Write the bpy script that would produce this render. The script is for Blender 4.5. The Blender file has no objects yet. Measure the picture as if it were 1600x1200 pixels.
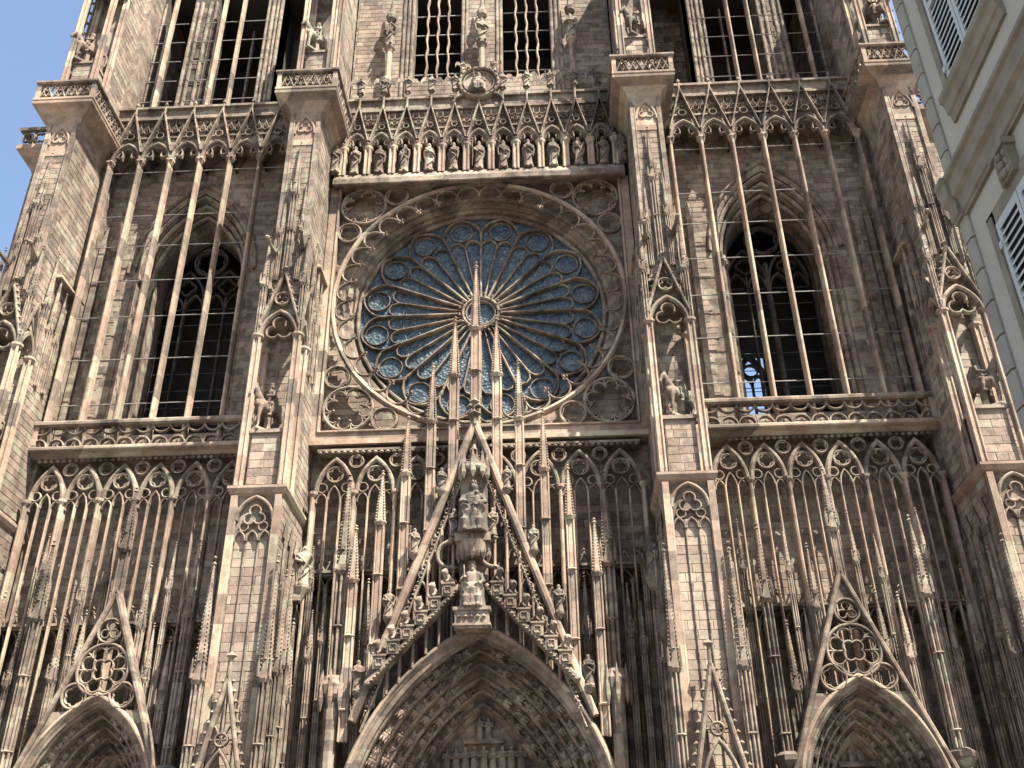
import bpy, math, random
from mathutils import Vector, Matrix
random.seed(11)
PI = math.pi
RAD = math.radians
sin, cos, sqrt = math.sin, math.cos, math.sqrt
SC = bpy.context.scene
COL = SC.collection

# ------------------------------------------------------------------ camera
cam = bpy.data.cameras.new('camera')
camo = bpy.data.objects.new('camera', cam)
COL.objects.link(camo)
SC.camera = camo
cam.sensor_fit = 'HORIZONTAL'
cam.sensor_width = 36.0
cam.lens = 1580.9 / 1600 * 36.0
cam.clip_start = 0.1
cam.clip_end = 3000
_yaw, _pit, _rol = 0.0396, 0.5290, -0.0151
_f = Vector((-sin(_yaw) * cos(_pit), cos(_yaw) * cos(_pit), sin(_pit)))
_r0 = Vector((cos(_yaw), sin(_yaw), 0))
_u0 = _r0.cross(_f)
_r = cos(_rol) * _r0 + sin(_rol) * _u0
_u = -sin(_rol) * _r0 + cos(_rol) * _u0
camo.matrix_world = Matrix(((_r.x, _u.x, -_f.x, 3.47), (_r.y, _u.y, -_f.y, -44.21), (_r.z, _u.z, -_f.z, 1.7), (0, 0, 0, 1)))

# ------------------------------------------------------------------ light
SUN_EL, SUN_AZ = RAD(59), RAD(47)          # azimuth: to the right of the facade's normal
W = bpy.data.worlds.new('World')
SC.world = W
W.use_nodes = True
wn = W.node_tree
sky = wn.nodes.new('ShaderNodeTexSky')
sky.sky_type = 'NISHITA'
sky.sun_disc = False
sky.sun_elevation = SUN_EL
sky.sun_rotation = PI - SUN_AZ
sky.air_density = 1.0
sky.dust_density = 2.4
sky.ozone_density = 0.7
bg = wn.nodes['Background']
bg.inputs[1].default_value = 0.080
wn.links.new(sky.outputs[0], bg.inputs[0])
sl = bpy.data.lights.new('sun', 'SUN')
sl.energy = 5.0
sl.angle = RAD(0.5)
sl.color = (1.0, 0.93, 0.81)
so = bpy.data.objects.new('sun', sl)
COL.objects.link(so)
_s = Vector((sin(SUN_AZ) * cos(SUN_EL), -cos(SUN_AZ) * cos(SUN_EL), sin(SUN_EL)))
so.rotation_euler = _s.to_track_quat('Z', 'Y').to_euler()
so.location = _s * 200
VS = SC.view_settings
VS.view_transform = 'Standard'
VS.look = 'None'
VS.gamma = 1
VS.exposure = 1.97
VS.use_curve_mapping = False
SC.cycles.max_bounces = 6
SC.cycles.diffuse_bounces = 2


# ------------------------------------------------------------------ materials
def nodes(name):
    m = bpy.data.materials.new(name)
    m.use_nodes = True
    t = m.node_tree
    b = t.nodes['Principled BSDF']
    return m, t, b


def N(t, kind, **kw):
    n = t.nodes.new('ShaderNode' + kind)
    for k, v in kw.items():
        setattr(n, k, v)
    return n


def math_node(t, op, a, b=None):
    n = N(t, 'Math', operation=op)
    for i, v in enumerate((a, b)):
        if v is None:
            continue
        if isinstance(v, (int, float)):
            n.inputs[i].default_value = v
        else:
            t.links.new(v, n.inputs[i])
    return n.outputs[0]


def mixc(t, fac, a, b, mode='MIX'):
    n = N(t, 'Mix', data_type='RGBA', blend_type=mode)
    for s, v in ((0, fac), (6, a), (7, b)):
        if isinstance(v, (int, float)):
            n.inputs[s].default_value = v
        elif isinstance(v, tuple):
            n.inputs[s].default_value = v + (1,) if len(v) == 3 else v
        else:
            t.links.new(v, n.inputs[s])
    return n.outputs[2]


def ramp(t, fac, stops, interp='LINEAR'):
    n = N(t, 'ValToRGB')
    n.color_ramp.interpolation = interp
    e = n.color_ramp.elements
    while len(e) < len(stops):
        e.new(0.5)
    for el, (p, c) in zip(e, stops):
        el.position = p
        el.color = c + (1,)
    t.links.new(fac, n.inputs[0])
    return n.outputs[0]


STONE_STOPS = [(0.0, (0.046, 0.042, 0.038)), (0.12, (0.084, 0.075, 0.066)), (0.26, (0.150, 0.130, 0.109)), (0.38, (0.214, 0.158, 0.127)),
               (0.50, (0.236, 0.200, 0.159)), (0.60, (0.305, 0.230, 0.182)), (0.70, (0.268, 0.250, 0.190)), (0.84, (0.335, 0.302, 0.236)), (1.0, (0.43, 0.40, 0.328))]


def stone_mat(name, mode, gain=1.0, dirt=1.0, course=0.42, block=0.9, warm=False, spread=0.62):
    m, t, b = nodes(name)
    L = t.links.new
    geo = N(t, 'NewGeometry')
    pos = geo.outputs['Position']
    if mode == 'object':
        tint = N(t, 'ObjectInfo').outputs['Random']
    elif mode == 'tint':
        a = N(t, 'Attribute', attribute_name='tint')
        tint = a.outputs['Fac']
    else:                                    # shafts and carved work: blocks with joints of their own
        sp = N(t, 'SeparateXYZ')
        L(pos, sp.inputs[0])
        zc = math_node(t, 'FLOOR', math_node(t, 'DIVIDE', sp.outputs[2], course))
        hx = math_node(t, 'ADD', sp.outputs[0], math_node(t, 'MULTIPLY', sp.outputs[1], 0.83))
        hx = math_node(t, 'ADD', math_node(t, 'DIVIDE', hx, block), math_node(t, 'MULTIPLY', zc, 0.37))
        cb = N(t, 'CombineXYZ')
        L(math_node(t, 'FLOOR', hx), cb.inputs[0])
        L(zc, cb.inputs[1])
        wn_ = N(t, 'TexWhiteNoise', noise_dimensions='2D')
        L(cb.outputs[0], wn_.inputs['Vector'])
        tint = wn_.outputs['Value']
    # weathering: broad stains drawn out downwards, plus fine grain
    mp = N(t, 'Mapping')
    mp.inputs['Scale'].default_value = (0.42, 0.42, 0.10)
    L(pos, mp.inputs[0])
    n1 = N(t, 'TexNoise')
    n1.inputs['Scale'].default_value = 1.0
    n1.inputs['Detail'].default_value = 6
    n1.inputs['Roughness'].default_value = 0.62
    L(mp.outputs[0], n1.inputs['Vector'])
    n2 = N(t, 'TexNoise')
    n2.inputs['Scale'].default_value = 5.5
    n2.inputs['Detail'].default_value = 7
    n2.inputs['Roughness'].default_value = 0.7
    L(pos, n2.inputs['Vector'])
    tv = math_node(t, 'ADD', math_node(t, 'MULTIPLY', tint, spread), math_node(t, 'MULTIPLY', n2.outputs[0], 0.42))
    tv = math_node(t, 'ADD', tv, -0.02 + (0.62 - spread) * 0.55)
    col = ramp(t, tv, STONE_STOPS)
    dm = ramp(t, n1.outputs[0], [(0.32, (0.20, 0.19, 0.19)), (0.50, (0.72, 0.70, 0.68)), (0.64, (1.0, 1.0, 1.0))])
    col = mixc(t, dirt * 0.85, col, dm, 'MULTIPLY')
    n3 = N(t, 'TexNoise')
    n3.inputs['Scale'].default_value = 1.7
    n3.inputs['Detail'].default_value = 8
    n3.inputs['Roughness'].default_value = 0.75
    L(pos, n3.inputs['Vector'])
    blk = ramp(t, n3.outputs[0], [(0.42, (0.24, 0.22, 0.21)), (0.52, (1, 1, 1))])
    col = mixc(t, 0.55 * dirt, col, blk, 'MULTIPLY')
    if gain != 1.0 or warm:
        col = mixc(t, 1.0, col, (gain * 1.05, gain * 0.985, gain * 0.94) if warm else (gain, gain, gain), 'MULTIPLY')
    L(col, b.inputs['Base Color'])
    b.inputs['Roughness'].default_value = 0.92
    b.inputs['Specular IOR Level'].default_value = 0.25
    bp = N(t, 'Bump')
    bp.inputs['Strength'].default_value = 0.5
    bp.inputs['Distance'].default_value = 0.03
    L(n2.outputs[0], bp.inputs['Height'])
    L(bp.outputs[0], b.inputs['Normal'])
    return m


def plain_mat(name, col, rough=0.7, noise=0.25, scale=3.0, metal=0.0, spec=0.4):
    m, t, b = nodes(name)
    geo = N(t, 'NewGeometry')
    n = N(t, 'TexNoise')
    n.inputs['Scale'].default_value = scale
    n.inputs['Detail'].default_value = 6
    t.links.new(geo.outputs['Position'], n.inputs['Vector'])
    lo = tuple(c * (1 - noise) for c in col)
    hi = tuple(min(1, c * (1 + noise)) for c in col)
    c = ramp(t, n.outputs[0], [(0.3, lo), (0.7, hi)])
    t.links.new(c, b.inputs['Base Color'])
    b.inputs['Roughness'].default_value = rough
    b.inputs['Metallic'].default_value = metal
    b.inputs['Specular IOR Level'].default_value = spec
    return m


def glass_mat(name):
    m, t, b = nodes(name)
    L = t.links.new
    geo = N(t, 'NewGeometry')
    v = N(t, 'TexVoronoi', feature='F1')
    v.inputs['Scale'].default_value = 6.5
    L(geo.outputs['Position'], v.inputs['Vector'])
    n = N(t, 'TexNoise')
    n.inputs['Scale'].default_value = 1.6
    n.inputs['Detail'].default_value = 5
    L(geo.outputs['Position'], n.inputs['Vector'])
    c1 = ramp(t, v.outputs['Color'], [(0.0, (0.026, 0.044, 0.062)), (0.45, (0.050, 0.077, 0.098)), (0.8, (0.076, 0.105, 0.120)), (1.0, (0.15, 0.18, 0.18))])
    c2 = ramp(t, n.outputs[0], [(0.35, (0.55, 0.6, 0.75)), (0.65, (1.2, 1.2, 1.1))])
    c = mixc(t, 1.0, c1, c2, 'MULTIPLY')
    ve = N(t, 'TexVoronoi', feature='DISTANCE_TO_EDGE')
    ve.inputs['Scale'].default_value = 6.5
    L(geo.outputs['Position'], ve.inputs['Vector'])
    lead = ramp(t, ve.outputs['Distance'], [(0.02, (0.25, 0.25, 0.27)), (0.06, (1, 1, 1))])
    c = mixc(t, 1.0, c, lead, 'MULTIPLY')
    L(c, b.inputs['Base Color'])
    b.inputs['Roughness'].default_value = 0.38
    b.inputs['Specular IOR Level'].default_value = 0.36
    bp = N(t, 'Bump')
    bp.inputs['Strength'].default_value = 0.8
    bp.inputs['Distance'].default_value = 0.05
    L(v.outputs['Distance'], bp.inputs['Height'])
    L(bp.outputs[0], b.inputs['Normal'])
    return m


M_STONE = stone_mat('carved_sandstone', 'grid', gain=1.05, spread=0.5)
M_BLOCK = stone_mat('sandstone_blocks', 'tint', gain=1.12, dirt=0.85, spread=0.48)
M_SOBJ = stone_mat('sandstone_block_single', 'object', gain=1.2, dirt=0.5, spread=0.36)
M_STAT = stone_mat('statue_sandstone', 'grid', gain=1.05, dirt=1.0, course=3.0, block=1.1)
M_PALE = stone_mat('pale_sandstone', 'grid', gain=1.25, dirt=0.6, course=1.3, block=3.0, warm=True)
M_DARK = plain_mat('shade_dark_stone', (0.035, 0.030, 0.028), 0.95, 0.3, 2.0)  # near-black stone: shade of the unlit interior put into the colour
M_SOOT_SHADE = stone_mat('sooty_shaded_sandstone', 'tint', gain=0.62, dirt=1.2)  # soot plus a lowered gain that puts shade into the colour
M_GLASS = glass_mat('old_leaded_glass')
M_IRON = plain_mat('tie_iron', (0.20, 0.19, 0.18), 0.6, 0.3, 6.0, 0.3)
M_LEAD = plain_mat('window_lead', (0.05, 0.055, 0.06), 0.6, 0.3, 6.0)
M_RENDER = plain_mat('grey_house_render', (0.37, 0.35, 0.295), 0.95, 0.05, 1.2)
M_TRIM = plain_mat('ochre_house_sandstone', (0.20, 0.18, 0.135), 0.9, 0.22, 2.6)
M_QUOIN = plain_mat('quoin_sandstone', (0.27, 0.255, 0.21), 0.9, 0.12, 2.0)
M_SHUT = plain_mat('pale_shutter_paint', (0.43, 0.46, 0.45), 0.55, 0.05, 4.0)
M_PAVE = plain_mat('square_paving', (0.13, 0.12, 0.11), 0.9, 0.25, 0.8)
M_ROOF = plain_mat('roof_tile', (0.22, 0.10, 0.07), 0.9, 0.3, 3.0)


# ------------------------------------------------------------------ mesh helper
class MB:
    def __init__(self):
        self.v, self.f, self.t = [], [], []

    def add(self, vs, fs, tint=None):
        o = len(self.v)
        self.v.extend(vs)
        self.f.extend([tuple(i + o for i in f) for f in fs])
        if tint is not None:
            while len(self.t) < len(self.f) - len(fs):
                self.t.append(0.5)
            self.t.extend([tint] * len(fs))

    def box(self, x0, x1, y0, y1, z0, z1, tint=None):
        self.add([(x0, y0, z0), (x1, y0, z0), (x1, y1, z0), (x0, y1, z0), (x0, y0, z1), (x1, y0, z1), (x1, y1, z1), (x0, y1, z1)],
                 [(0, 3, 2, 1), (4, 5, 6, 7), (0, 1, 5, 4), (1, 2, 6, 5), (2, 3, 7, 6), (3, 0, 4, 7)], tint)

    def loft(self, rings, cap=True, closed=False):
        n = len(rings[0])
        vs = [p for r in rings for p in r]
        fs = []
        m = len(rings)
        for i in range(m if closed else m - 1):
            a, b_ = i * n, ((i + 1) % m) * n
            for j in range(n):
                k = (j + 1) % n
                fs.append((a + j, a + k, b_ + k, b_ + j))
        if cap and not closed:
            fs.append(tuple(range(n))[::-1])
            fs.append(tuple(range((m - 1) * n, m * n)))
        self.add(vs, fs)

    def sheet(self, rings):                       # open strips between polylines
        n = len(rings[0])
        vs = [p for r in rings for p in r]
        fs = []
        for i in range(len(rings) - 1):
            for j in range(n - 1):
                fs.append((i * n + j, i * n + j + 1, (i + 1) * n + j + 1, (i + 1) * n + j))
        self.add(vs, fs)

    def sweep(self, path, prof, closed=False, M=None):
        M = M or (lambda u, v, d: (u, d, v))
        n = len(path)
        rings = []
        for i in range(n):
            p = path[i]
            if closed:
                a, c = path[i - 1], path[(i + 1) % n]
            else:
                a, c = path[max(0, i - 1)], path[min(n - 1, i + 1)]
            t1 = (p[0] - a[0], p[1] - a[1])
            t2 = (c[0] - p[0], c[1] - p[1])
            l1, l2 = math.hypot(*t1), math.hypot(*t2)
            if l1 < 1e-9:
                t1, l1 = t2, l2
            if l2 < 1e-9:
                t2, l2 = t1, l1
            t1 = (t1[0] / l1, t1[1] / l1)
            t2 = (t2[0] / l2, t2[1] / l2)
            tx, ty = t1[0] + t2[0], t1[1] + t2[1]
            l = math.hypot(tx, ty)
            if l < 1e-6:
                tx, ty, l = t1[0], t1[1], 1
            tx, ty = tx / l, ty / l
            k = 1 / max(0.45, tx * t1[0] + ty * t1[1])
            rings.append([M(p[0] - ty * q[0] * k, p[1] + tx * q[0] * k, q[1]) for q in prof])
        self.loft(rings, True, closed)

    def rod(self, p0, p1, r, n=6, r1=None):
        p0, p1 = Vector(p0), Vector(p1)
        d = (p1 - p0)
        z = d.normalized()
        a = Vector((0, 0, 1)) if abs(z.z) < 0.9 else Vector((0, 1, 0))
        x = z.cross(a).normalized()
        y = z.cross(x)
        r1 = r if r1 is None else r1
        self.loft([[tuple(p + x * (rr * cos(2 * PI * i / n)) + y * (rr * sin(2 * PI * i / n))) for i in range(n)] for p, rr in ((p0, r), (p1, r1))])

    def vshaft(self, x, y, z0, z1, r, n=7):
        self.lathe([(r, z0), (r, z1)], x, y, n)

    def lathe(self, prof, x, y, n=8, rot=0.3):
        self.loft([[(x + r * cos(rot + 2 * PI * i / n), y + r * sin(rot + 2 * PI * i / n), z) for i in range(n)] for r, z in prof])

    def blob(self, c, rx, ry=None, rz=None, n=6, m=4):
        ry = rx if ry is None else ry
        rz = rx if rz is None else rz
        self.loft([[(c[0] + rx * sin(PI * k / m + (0.02 if k == 0 else (-0.02 if k == m else 0))) * cos(2 * PI * i / n),
                     c[1] + ry * sin(PI * k / m + (0.02 if k == 0 else (-0.02 if k == m else 0))) * sin(2 * PI * i / n),
                     c[2] - rz * cos(PI * k / m)) for i in range(n)] for k in range(m + 1)])

    def knob(self, c, r):                         # eight-sided leaf knob
        x, y, z = c
        self.add([(x - r, y, z), (x + r, y, z), (x, y - r, z), (x, y + r, z), (x, y, z - r * 0.7), (x, y, z + r)],
                 [(0, 2, 5), (2, 1, 5), (1, 3, 5), (3, 0, 5), (2, 0, 4), (1, 2, 4), (3, 1, 4), (0, 3, 4)])

    def tube(self, pts, radii, n=8):
        pts = [Vector(p) for p in pts]
        rings = []
        ref = Vector((0.13, 0.31, 0.94)).normalized()
        for i, p in enumerate(pts):
            d = (pts[min(i + 1, len(pts) - 1)] - pts[max(i - 1, 0)]).normalized()
            x = d.cross(ref)
            if x.length < 1e-3:
                x = d.cross(Vector((1, 0, 0)))
            x.normalize()
            y = d.cross(x)
            r = radii[i]
            ra, rb = r if isinstance(r, tuple) else (r, r)
            rings.append([tuple(p + x * (ra * cos(2 * PI * k / n)) + y * (rb * sin(2 * PI * k / n))) for k in range(n)])
        self.loft(rings)

    def mesh(self, name, mat, smooth=False):
        me = bpy.data.meshes.new(name)
        me.from_pydata(self.v, [], self.f)
        if self.t:
            while len(self.t) < len(self.f):
                self.t.append(0.5)
            at = me.attributes.new('tint', 'FLOAT', 'FACE')
            at.data.foreach_set('value', self.t)
        me.materials.append(mat)
        if smooth:
            me.polygons.foreach_set('use_smooth', [True] * len(me.polygons))
        return me


def put(name, me, parent=None, loc=(0, 0, 0), rz=0.0, sc=None, label=None):
    if isinstance(me, MB):
        raise TypeError
    o = bpy.data.objects.new(name, me)
    COL.objects.link(o)
    if parent is not None:
        o.parent = parent
    o.location = loc
    if rz:
        o.rotation_euler = (0, 0, rz)
    if sc is not None:
        o.scale = (sc, sc, sc) if isinstance(sc, (int, float)) else sc
    if label:
        o['label'] = label
    return o


def part(name, mb, mat, parent, smooth=False, label=None):
    return put(name, mb.mesh(name, mat, smooth), parent, label=label)


def thing(name, label, cat, loc=(0, 0, 0), group=None):
    o = bpy.data.objects.new(name, None)
    COL.objects.link(o)
    o.location = loc
    o['label'] = label
    o['category'] = cat
    if group:
        o['group'] = group
    return o


def tag(o, label, cat, group=None):
    o['label'] = label
    o['category'] = cat
    if group:
        o['group'] = group
    return o


# ------------------------------------------------------------------ curves
def bar(w, y0, y1):                                # moulded bar: chamfered nose towards the viewer
    c = min(0.42 * w, (y1 - y0) * 0.6)
    return [(-w / 2, y1), (-w / 2, y0 + c), (-w * 0.16, y0), (w * 0.16, y0), (w / 2, y0 + c), (w / 2, y1)]


def flat(w, y0, y1):
    return [(-w / 2, y1), (-w / 2, y0), (w / 2, y0), (w / 2, y1)]


def circ(cx, cz, r, n=24, a0=0.0):
    return [(cx + r * cos(a0 + 2 * PI * i / n), cz + r * sin(a0 + 2 * PI * i / n)) for i in range(n)]


def arc(cx, cz, r, a0, a1, n=10):
    return [(cx + r * cos(a0 + (a1 - a0) * i / n), cz + r * sin(a0 + (a1 - a0) * i / n)) for i in range(n + 1)]


def parch(cx, zs, half, apex, n=8):
    h = apex - zs
    R = (half * half + h * h) / (2 * half)
    am = math.atan2(h, R - half)
    lf = [(cx - half + R - R * cos(am * i / n), zs + R * sin(am * i / n)) for i in range(n + 1)]
    rt = [(2 * cx - x, z) for x, z in lf[-2::-1]]
    return lf + rt


def foil(cx, cz, r, n, rot=PI / 2, depth=0.50, m=7):
    d = r * depth
    rho = r - d
    out = []
    for k in range(n):
        for j in range(m):
            ph = -PI / n + 2 * PI / n * j / m
            s = rho * rho - (d * sin(ph)) ** 2
            rr = d * cos(ph) + sqrt(max(s, 0.0))
            a = rot + 2 * PI * k / n + ph
            out.append((cx + rr * cos(a), cz + rr * sin(a)))
    return out


def spire(mb, x, y, z0, z1, w, n=8, crk=10, ck=0.30):
    mb.lathe([(w, z0), (w * 0.62, z0 + (z1 - z0) * 0.5), (w * 0.14, z1 - (z1 - z0) * 0.06)], x, y, n, PI / n)
    for k in range(crk):
        f = (k + 0.4) / crk
        r = w * (1 - 0.76 * f) if f < 0.5 else w * (0.62 - 0.96 * (f - 0.5))
        z = z0 + (z1 - z0) * 0.93 * f
        for i in range(4):
            a = PI / 4 + i * PI / 2
            q = ck * w * (1.05 - 0.55 * f)
            mb.knob((x + (r + q * 0.4) * cos(a), y + (r + q * 0.4) * sin(a), z), q)
    zt = z1 - (z1 - z0) * 0.06
    mb.knob((x, y, zt), w * 0.5)
    mb.knob((x, y, zt - w * 0.9), w * 0.3)
    mb.knob((x, y, z1), w * 0.38)


def porch_top(x):
    zt = 0.0
    for cx, a, zs, r in ((0.22, 4.0, 5.7, 9.95), (15.8, 2.2, 7.5, 5.2), (-15.8, 2.2, 7.5, 5.2)):
        d = abs(x - cx) + a
        if d < r:
            zt = max(zt, zs + sqrt(r * r - d * d))
    return zt


def pinnacle(parent, x, y, zb, zs, zt, w, twin=False, ring=True, name='pinnacle', plain=False):
    """slender shaft cluster carrying gablets and a crocketed spirelet"""
    if y > -2.5:
        zb = max(zb, porch_top(x - w) - 0.05, porch_top(x + w) - 0.05) if abs(x) > 6.5 else zb
        if zb > zs - 0.5:
            return None
    mb = MB()
    q = w * 0.62
    mb.box(x - w * 0.34, x + w * 0.34, y - w * 0.25, y + w * 0.7, zb, zs)
    sp = [(-q, -q * 0.5), (q, -q * 0.5), (0, -q), (-q, q), (q, q)] if not twin else [(-q, -q * 0.4), (q, -q * 0.4), (-q, q), (q, q)]
    for a, b_ in sp:
        mb.vshaft(x + a, y + b_, zb, zs, w * 0.21, 6)
    if ring:
        z = zs - 2.6
        while z > zb + 0.5:
            mb.lathe([(w * 0.8, z), (w * 1.0, z + 0.05), (w * 0.8, z + 0.10)], x, y, 8)
            z -= 3.1
    mb.lathe([(w * 0.85, zs - 0.22), (w * 1.15, zs - 0.06), (w * 1.15, zs)], x, y, 8)
    gh = min(w * 2.6, (zt - zs) * 0.3) if not plain else 0.0
    for dx, dy in ((0, -1), (1, 0), (-1, 0)) if not plain else ():
        cx, cy = x + dx * w * 0.85, y + dy * w * 0.85
        px, py = -dy, dx
        mb.add([(cx - px * w * 0.8, cy - py * w * 0.8, zs), (cx + px * w * 0.8, cy + py * w * 0.8, zs), (cx, cy, zs + gh),
                (x - px * w * 0.6, y - py * w * 0.6, zs), (x + px * w * 0.6, y + py * w * 0.6, zs), (x, y, zs + gh)],
               [(0, 1, 2), (0, 2, 5, 3), (1, 4, 5, 2)])
        mb.knob((cx, cy, zs + gh + w * 0.2), w * 0.3)
    for dx, dy in ((-1, -1), (1, -1)) if not plain else ():
        mb.lathe([(w * 0.22, zs), (w * 0.22, zs + gh * 0.6), (0.01, zs + gh * 1.25)], x + dx * w * 0.95, y + dy * w * 0.95, 4)
    p = part(name, mb, M_PALE if plain else M_STONE, parent)
    ms = MB()
    spire(ms, x, y, zs + gh * 0.45, zt, w * (0.92 if not plain else 0.96), 8, max(8, int((zt - zs) / (0.19 if not plain else 0.15))), 0.23 if not plain else 0.27)
    part('spire', ms, M_PALE if plain else M_STONE, p)
    return p


NST = [0]
STONES_LEFT = [300]


def stones(mb, mp, u0, u1, z0, z1, h=0.34, L=0.78, gap=0.010, mask=None, proud=(0.010, 0.026), singles=None):
    """courses of blocks with recessed joints; mp(u, z, d) maps to the world, d = height above the bed"""
    nz = max(1, round((z1 - z0) / h))
    h = (z1 - z0) / nz
    for k in range(nz):
        a = z0 + k * h
        u = u0 - random.random() * L * 0.8
        while u < u1 - 0.02:
            l = L * random.uniform(0.62, 1.38)
            a0, a1 = max(u, u0), min(u + l, u1)
            u += l
            if a1 - a0 < 0.08:
                continue
            if mask and mask((a0 + a1) / 2, a + h / 2, a0, a1, a, a + h):
                continue
            p = random.uniform(*proud)
            g, c = gap / 2, 0.016
            r0 = (a0 + g, a1 - g, a + g, a + h - g)
            r1 = (r0[0] + c, r0[1] - c, r0[2] + c, r0[3] - c)
            q0 = [(r0[0], r0[2]), (r0[1], r0[2]), (r0[1], r0[3]), (r0[0], r0[3])]
            q1 = [(r1[0], r1[2]), (r1[1], r1[2]), (r1[1], r1[3]), (r1[0], r1[3])]
            vs = [mp(x, z, 0) for x, z in q0] + [mp(x, z, p) for x, z in q1]
            fs = [(4, 5, 6, 7), (0, 1, 5, 4), (1, 2, 6, 5), (2, 3, 7, 6), (3, 0, 4, 7)]
            if singles is not None and STONES_LEFT[0] > 0:
                STONES_LEFT[0] -= 1
                s = MB()
                s.add(vs, fs)
                part('stone', s, M_SOBJ, singles)
            else:
                mb.add(vs, fs, random.random())


# ================================================================== setting
mb = MB()
mb.add([(-900, -900, 0), (900, -900, 0), (900, 900, 0), (-900, 900, 0)], [(0, 1, 2, 3)])
g = part('ground', mb, M_PAVE, None)
g['kind'] = 'structure'

CATH = thing('cathedral', 'gothic sandstone cathedral front with a large blue rose window and three gabled portals', 'cathedral')

BC = 9.42          # centre of the inner buttresses
OC = 23.25         # centre of the outer buttresses
SB = 16.42         # centre of the side bays

# ------------------------------------------------------------------ main walls
ZTOP = 61.0


def win_top(x, cx, half, zs, apex):
    d = abs(x - cx)
    if d >= half:
        return None
    h = apex - zs
    R = (half * half + h * h) / (2 * half)
    dx = d + R - half
    return zs + sqrt(max(0, R * R - dx * dx))


def wall_with_hole(mb, x0, x1, y, z0, z1, cx, half, sill, zs, apex, n=28):
    xs = sorted(set([x0, x1, cx - half, cx + half] + [cx - half + 2 * half * i / n for i in range(n + 1)]))
    for a, b_ in zip(xs[:-1], xs[1:]):
        if b_ <= x0 or a >= x1:
            continue
        ta, tb = win_top(a + 1e-5, cx, half, zs, apex), win_top(b_ - 1e-5, cx, half, zs, apex)
        if ta is None or tb is None:
            mb.add([(a, y, z0), (b_, y, z0), (b_, y, z1), (a, y, z1)], [(0, 1, 2, 3)])
        else:
            mb.add([(a, y, z0), (b_, y, z0), (b_, y, sill), (a, y, sill)], [(0, 1, 2, 3)])
            mb.add([(a, y, ta), (b_, y, tb), (b_, y, z1), (a, y, z1)], [(0, 1, 2, 3)])


WIN = dict(half=3.45, sill=26.0, zs=36.3, apex=42.4)      # outer outline at the wall face, y = 1.2
WOPEN = (2.62, 36.4, 40.7)                                # inner opening: half, spring, apex at y = 3.0
YW = 1.2
STR = 15.75                                               # string course under the harp strings

for s in (-1, 1):
    cx = s * SB
    mb = MB()
    wall_with_hole(mb, min(s * 10.3, s * 22.6), max(s * 10.3, s * 22.6), YW, STR, 47.3, cx, WIN['half'], WIN['sill'], WIN['zs'], WIN['apex'])
    # stepped and moulded window reveal
    steps = [(3.45, 42.4, 1.2), (3.3, 42.2, 1.28), (3.3, 42.2, 1.5), (3.05, 41.8, 1.52), (3.05, 41.8, 1.9), (2.8, 41.35, 1.95), (2.8, 41.35, 2.4), (2.55, 41.0, 2.45), (2.62, 40.7, 3.0), (2.62, 40.7, 3.9)]
    rings = []
    for hf, ap, y in steps:
        rings.append([(cx - hf, y, 26.0)] + [(x, y, z) for x, z in parch(cx, 36.35, hf, ap, 14)] + [(cx + hf, y, 26.0)])
    mb.sheet(rings)
    part('wall', mb, M_STONE, CATH)
    ms = MB()

    def msk(u, z, a0, a1, za, zb, cx=cx):
        for uu in (a0, a1):
            for zz in (za, zb):
                if abs(uu - cx) < WIN['half'] + 0.12 and zz < 36.3:
                    return zb > WIN['sill']
                t = win_top(uu, cx, WIN['half'] + 0.14, WIN['zs'], WIN['apex'] + 0.2)
                if t is not None and WIN['sill'] < zz < t:
                    return True
        return False
    stones(ms, lambda u, z, d: (u, YW - 0.004 - d, z), min(s * 10.5, s * 22.5), max(s * 10.5, s * 22.5), STR + 0.1, 46.0, 0.36, 0.8, mask=msk)
    # deeper wall of the lowest arcade
    mb = MB()
    mb.box(min(s * 10.3, s * 22.6), max(s * 10.3, s * 22.6), 1.7, 2.6, 0, STR - 0.02)
    mb.box(min(s * 10.3, s * 22.6), max(s * 10.3, s * 22.6), YW + 0.3, 2.6, STR - 0.5, STR - 0.01)
    part('lower_wall', mb, M_STONE, CATH)
    stones(ms, lambda u, z, d: (u, 1.696 - d, z), min(s * 10.5, s * 22.5), max(s * 10.5, s * 22.5), 6.0, STR - 0.5, 0.36, 0.8)
    o = part('masonry', ms, M_BLOCK, CATH)
    o['kind'] = 'stuff'

# central bay below the rose
mb = MB()
mb.box(-8.6, 8.6, 1.0, 1.6, 17.9, 24.6)
mb.box(-8.6, 8.6, 1.6, 2.6, 0, 17.85)
mb.box(-8.6, 8.6, 1.3, 2.6, 17.3, 17.88)
part('wall', mb, M_STONE, CATH)
ms = MB()
stones(ms, lambda u, z, d: (u, 0.996 - d, z), -8.4, 8.4, 17.95, 24.1, 0.36, 0.8)
stones(ms, lambda u, z, d: (u, 1.596 - d, z), -8.4, 8.4, 10.0, 17.3, 0.36, 0.8)
# wall round the rose
RZ = 33.05
RY = 1.75
mb = MB()
NR = 72


def sqr(a, h):
    c, s_ = cos(a), sin(a)
    k = h / max(abs(c), abs(s_))
    return (k * c, k * s_)


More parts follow.
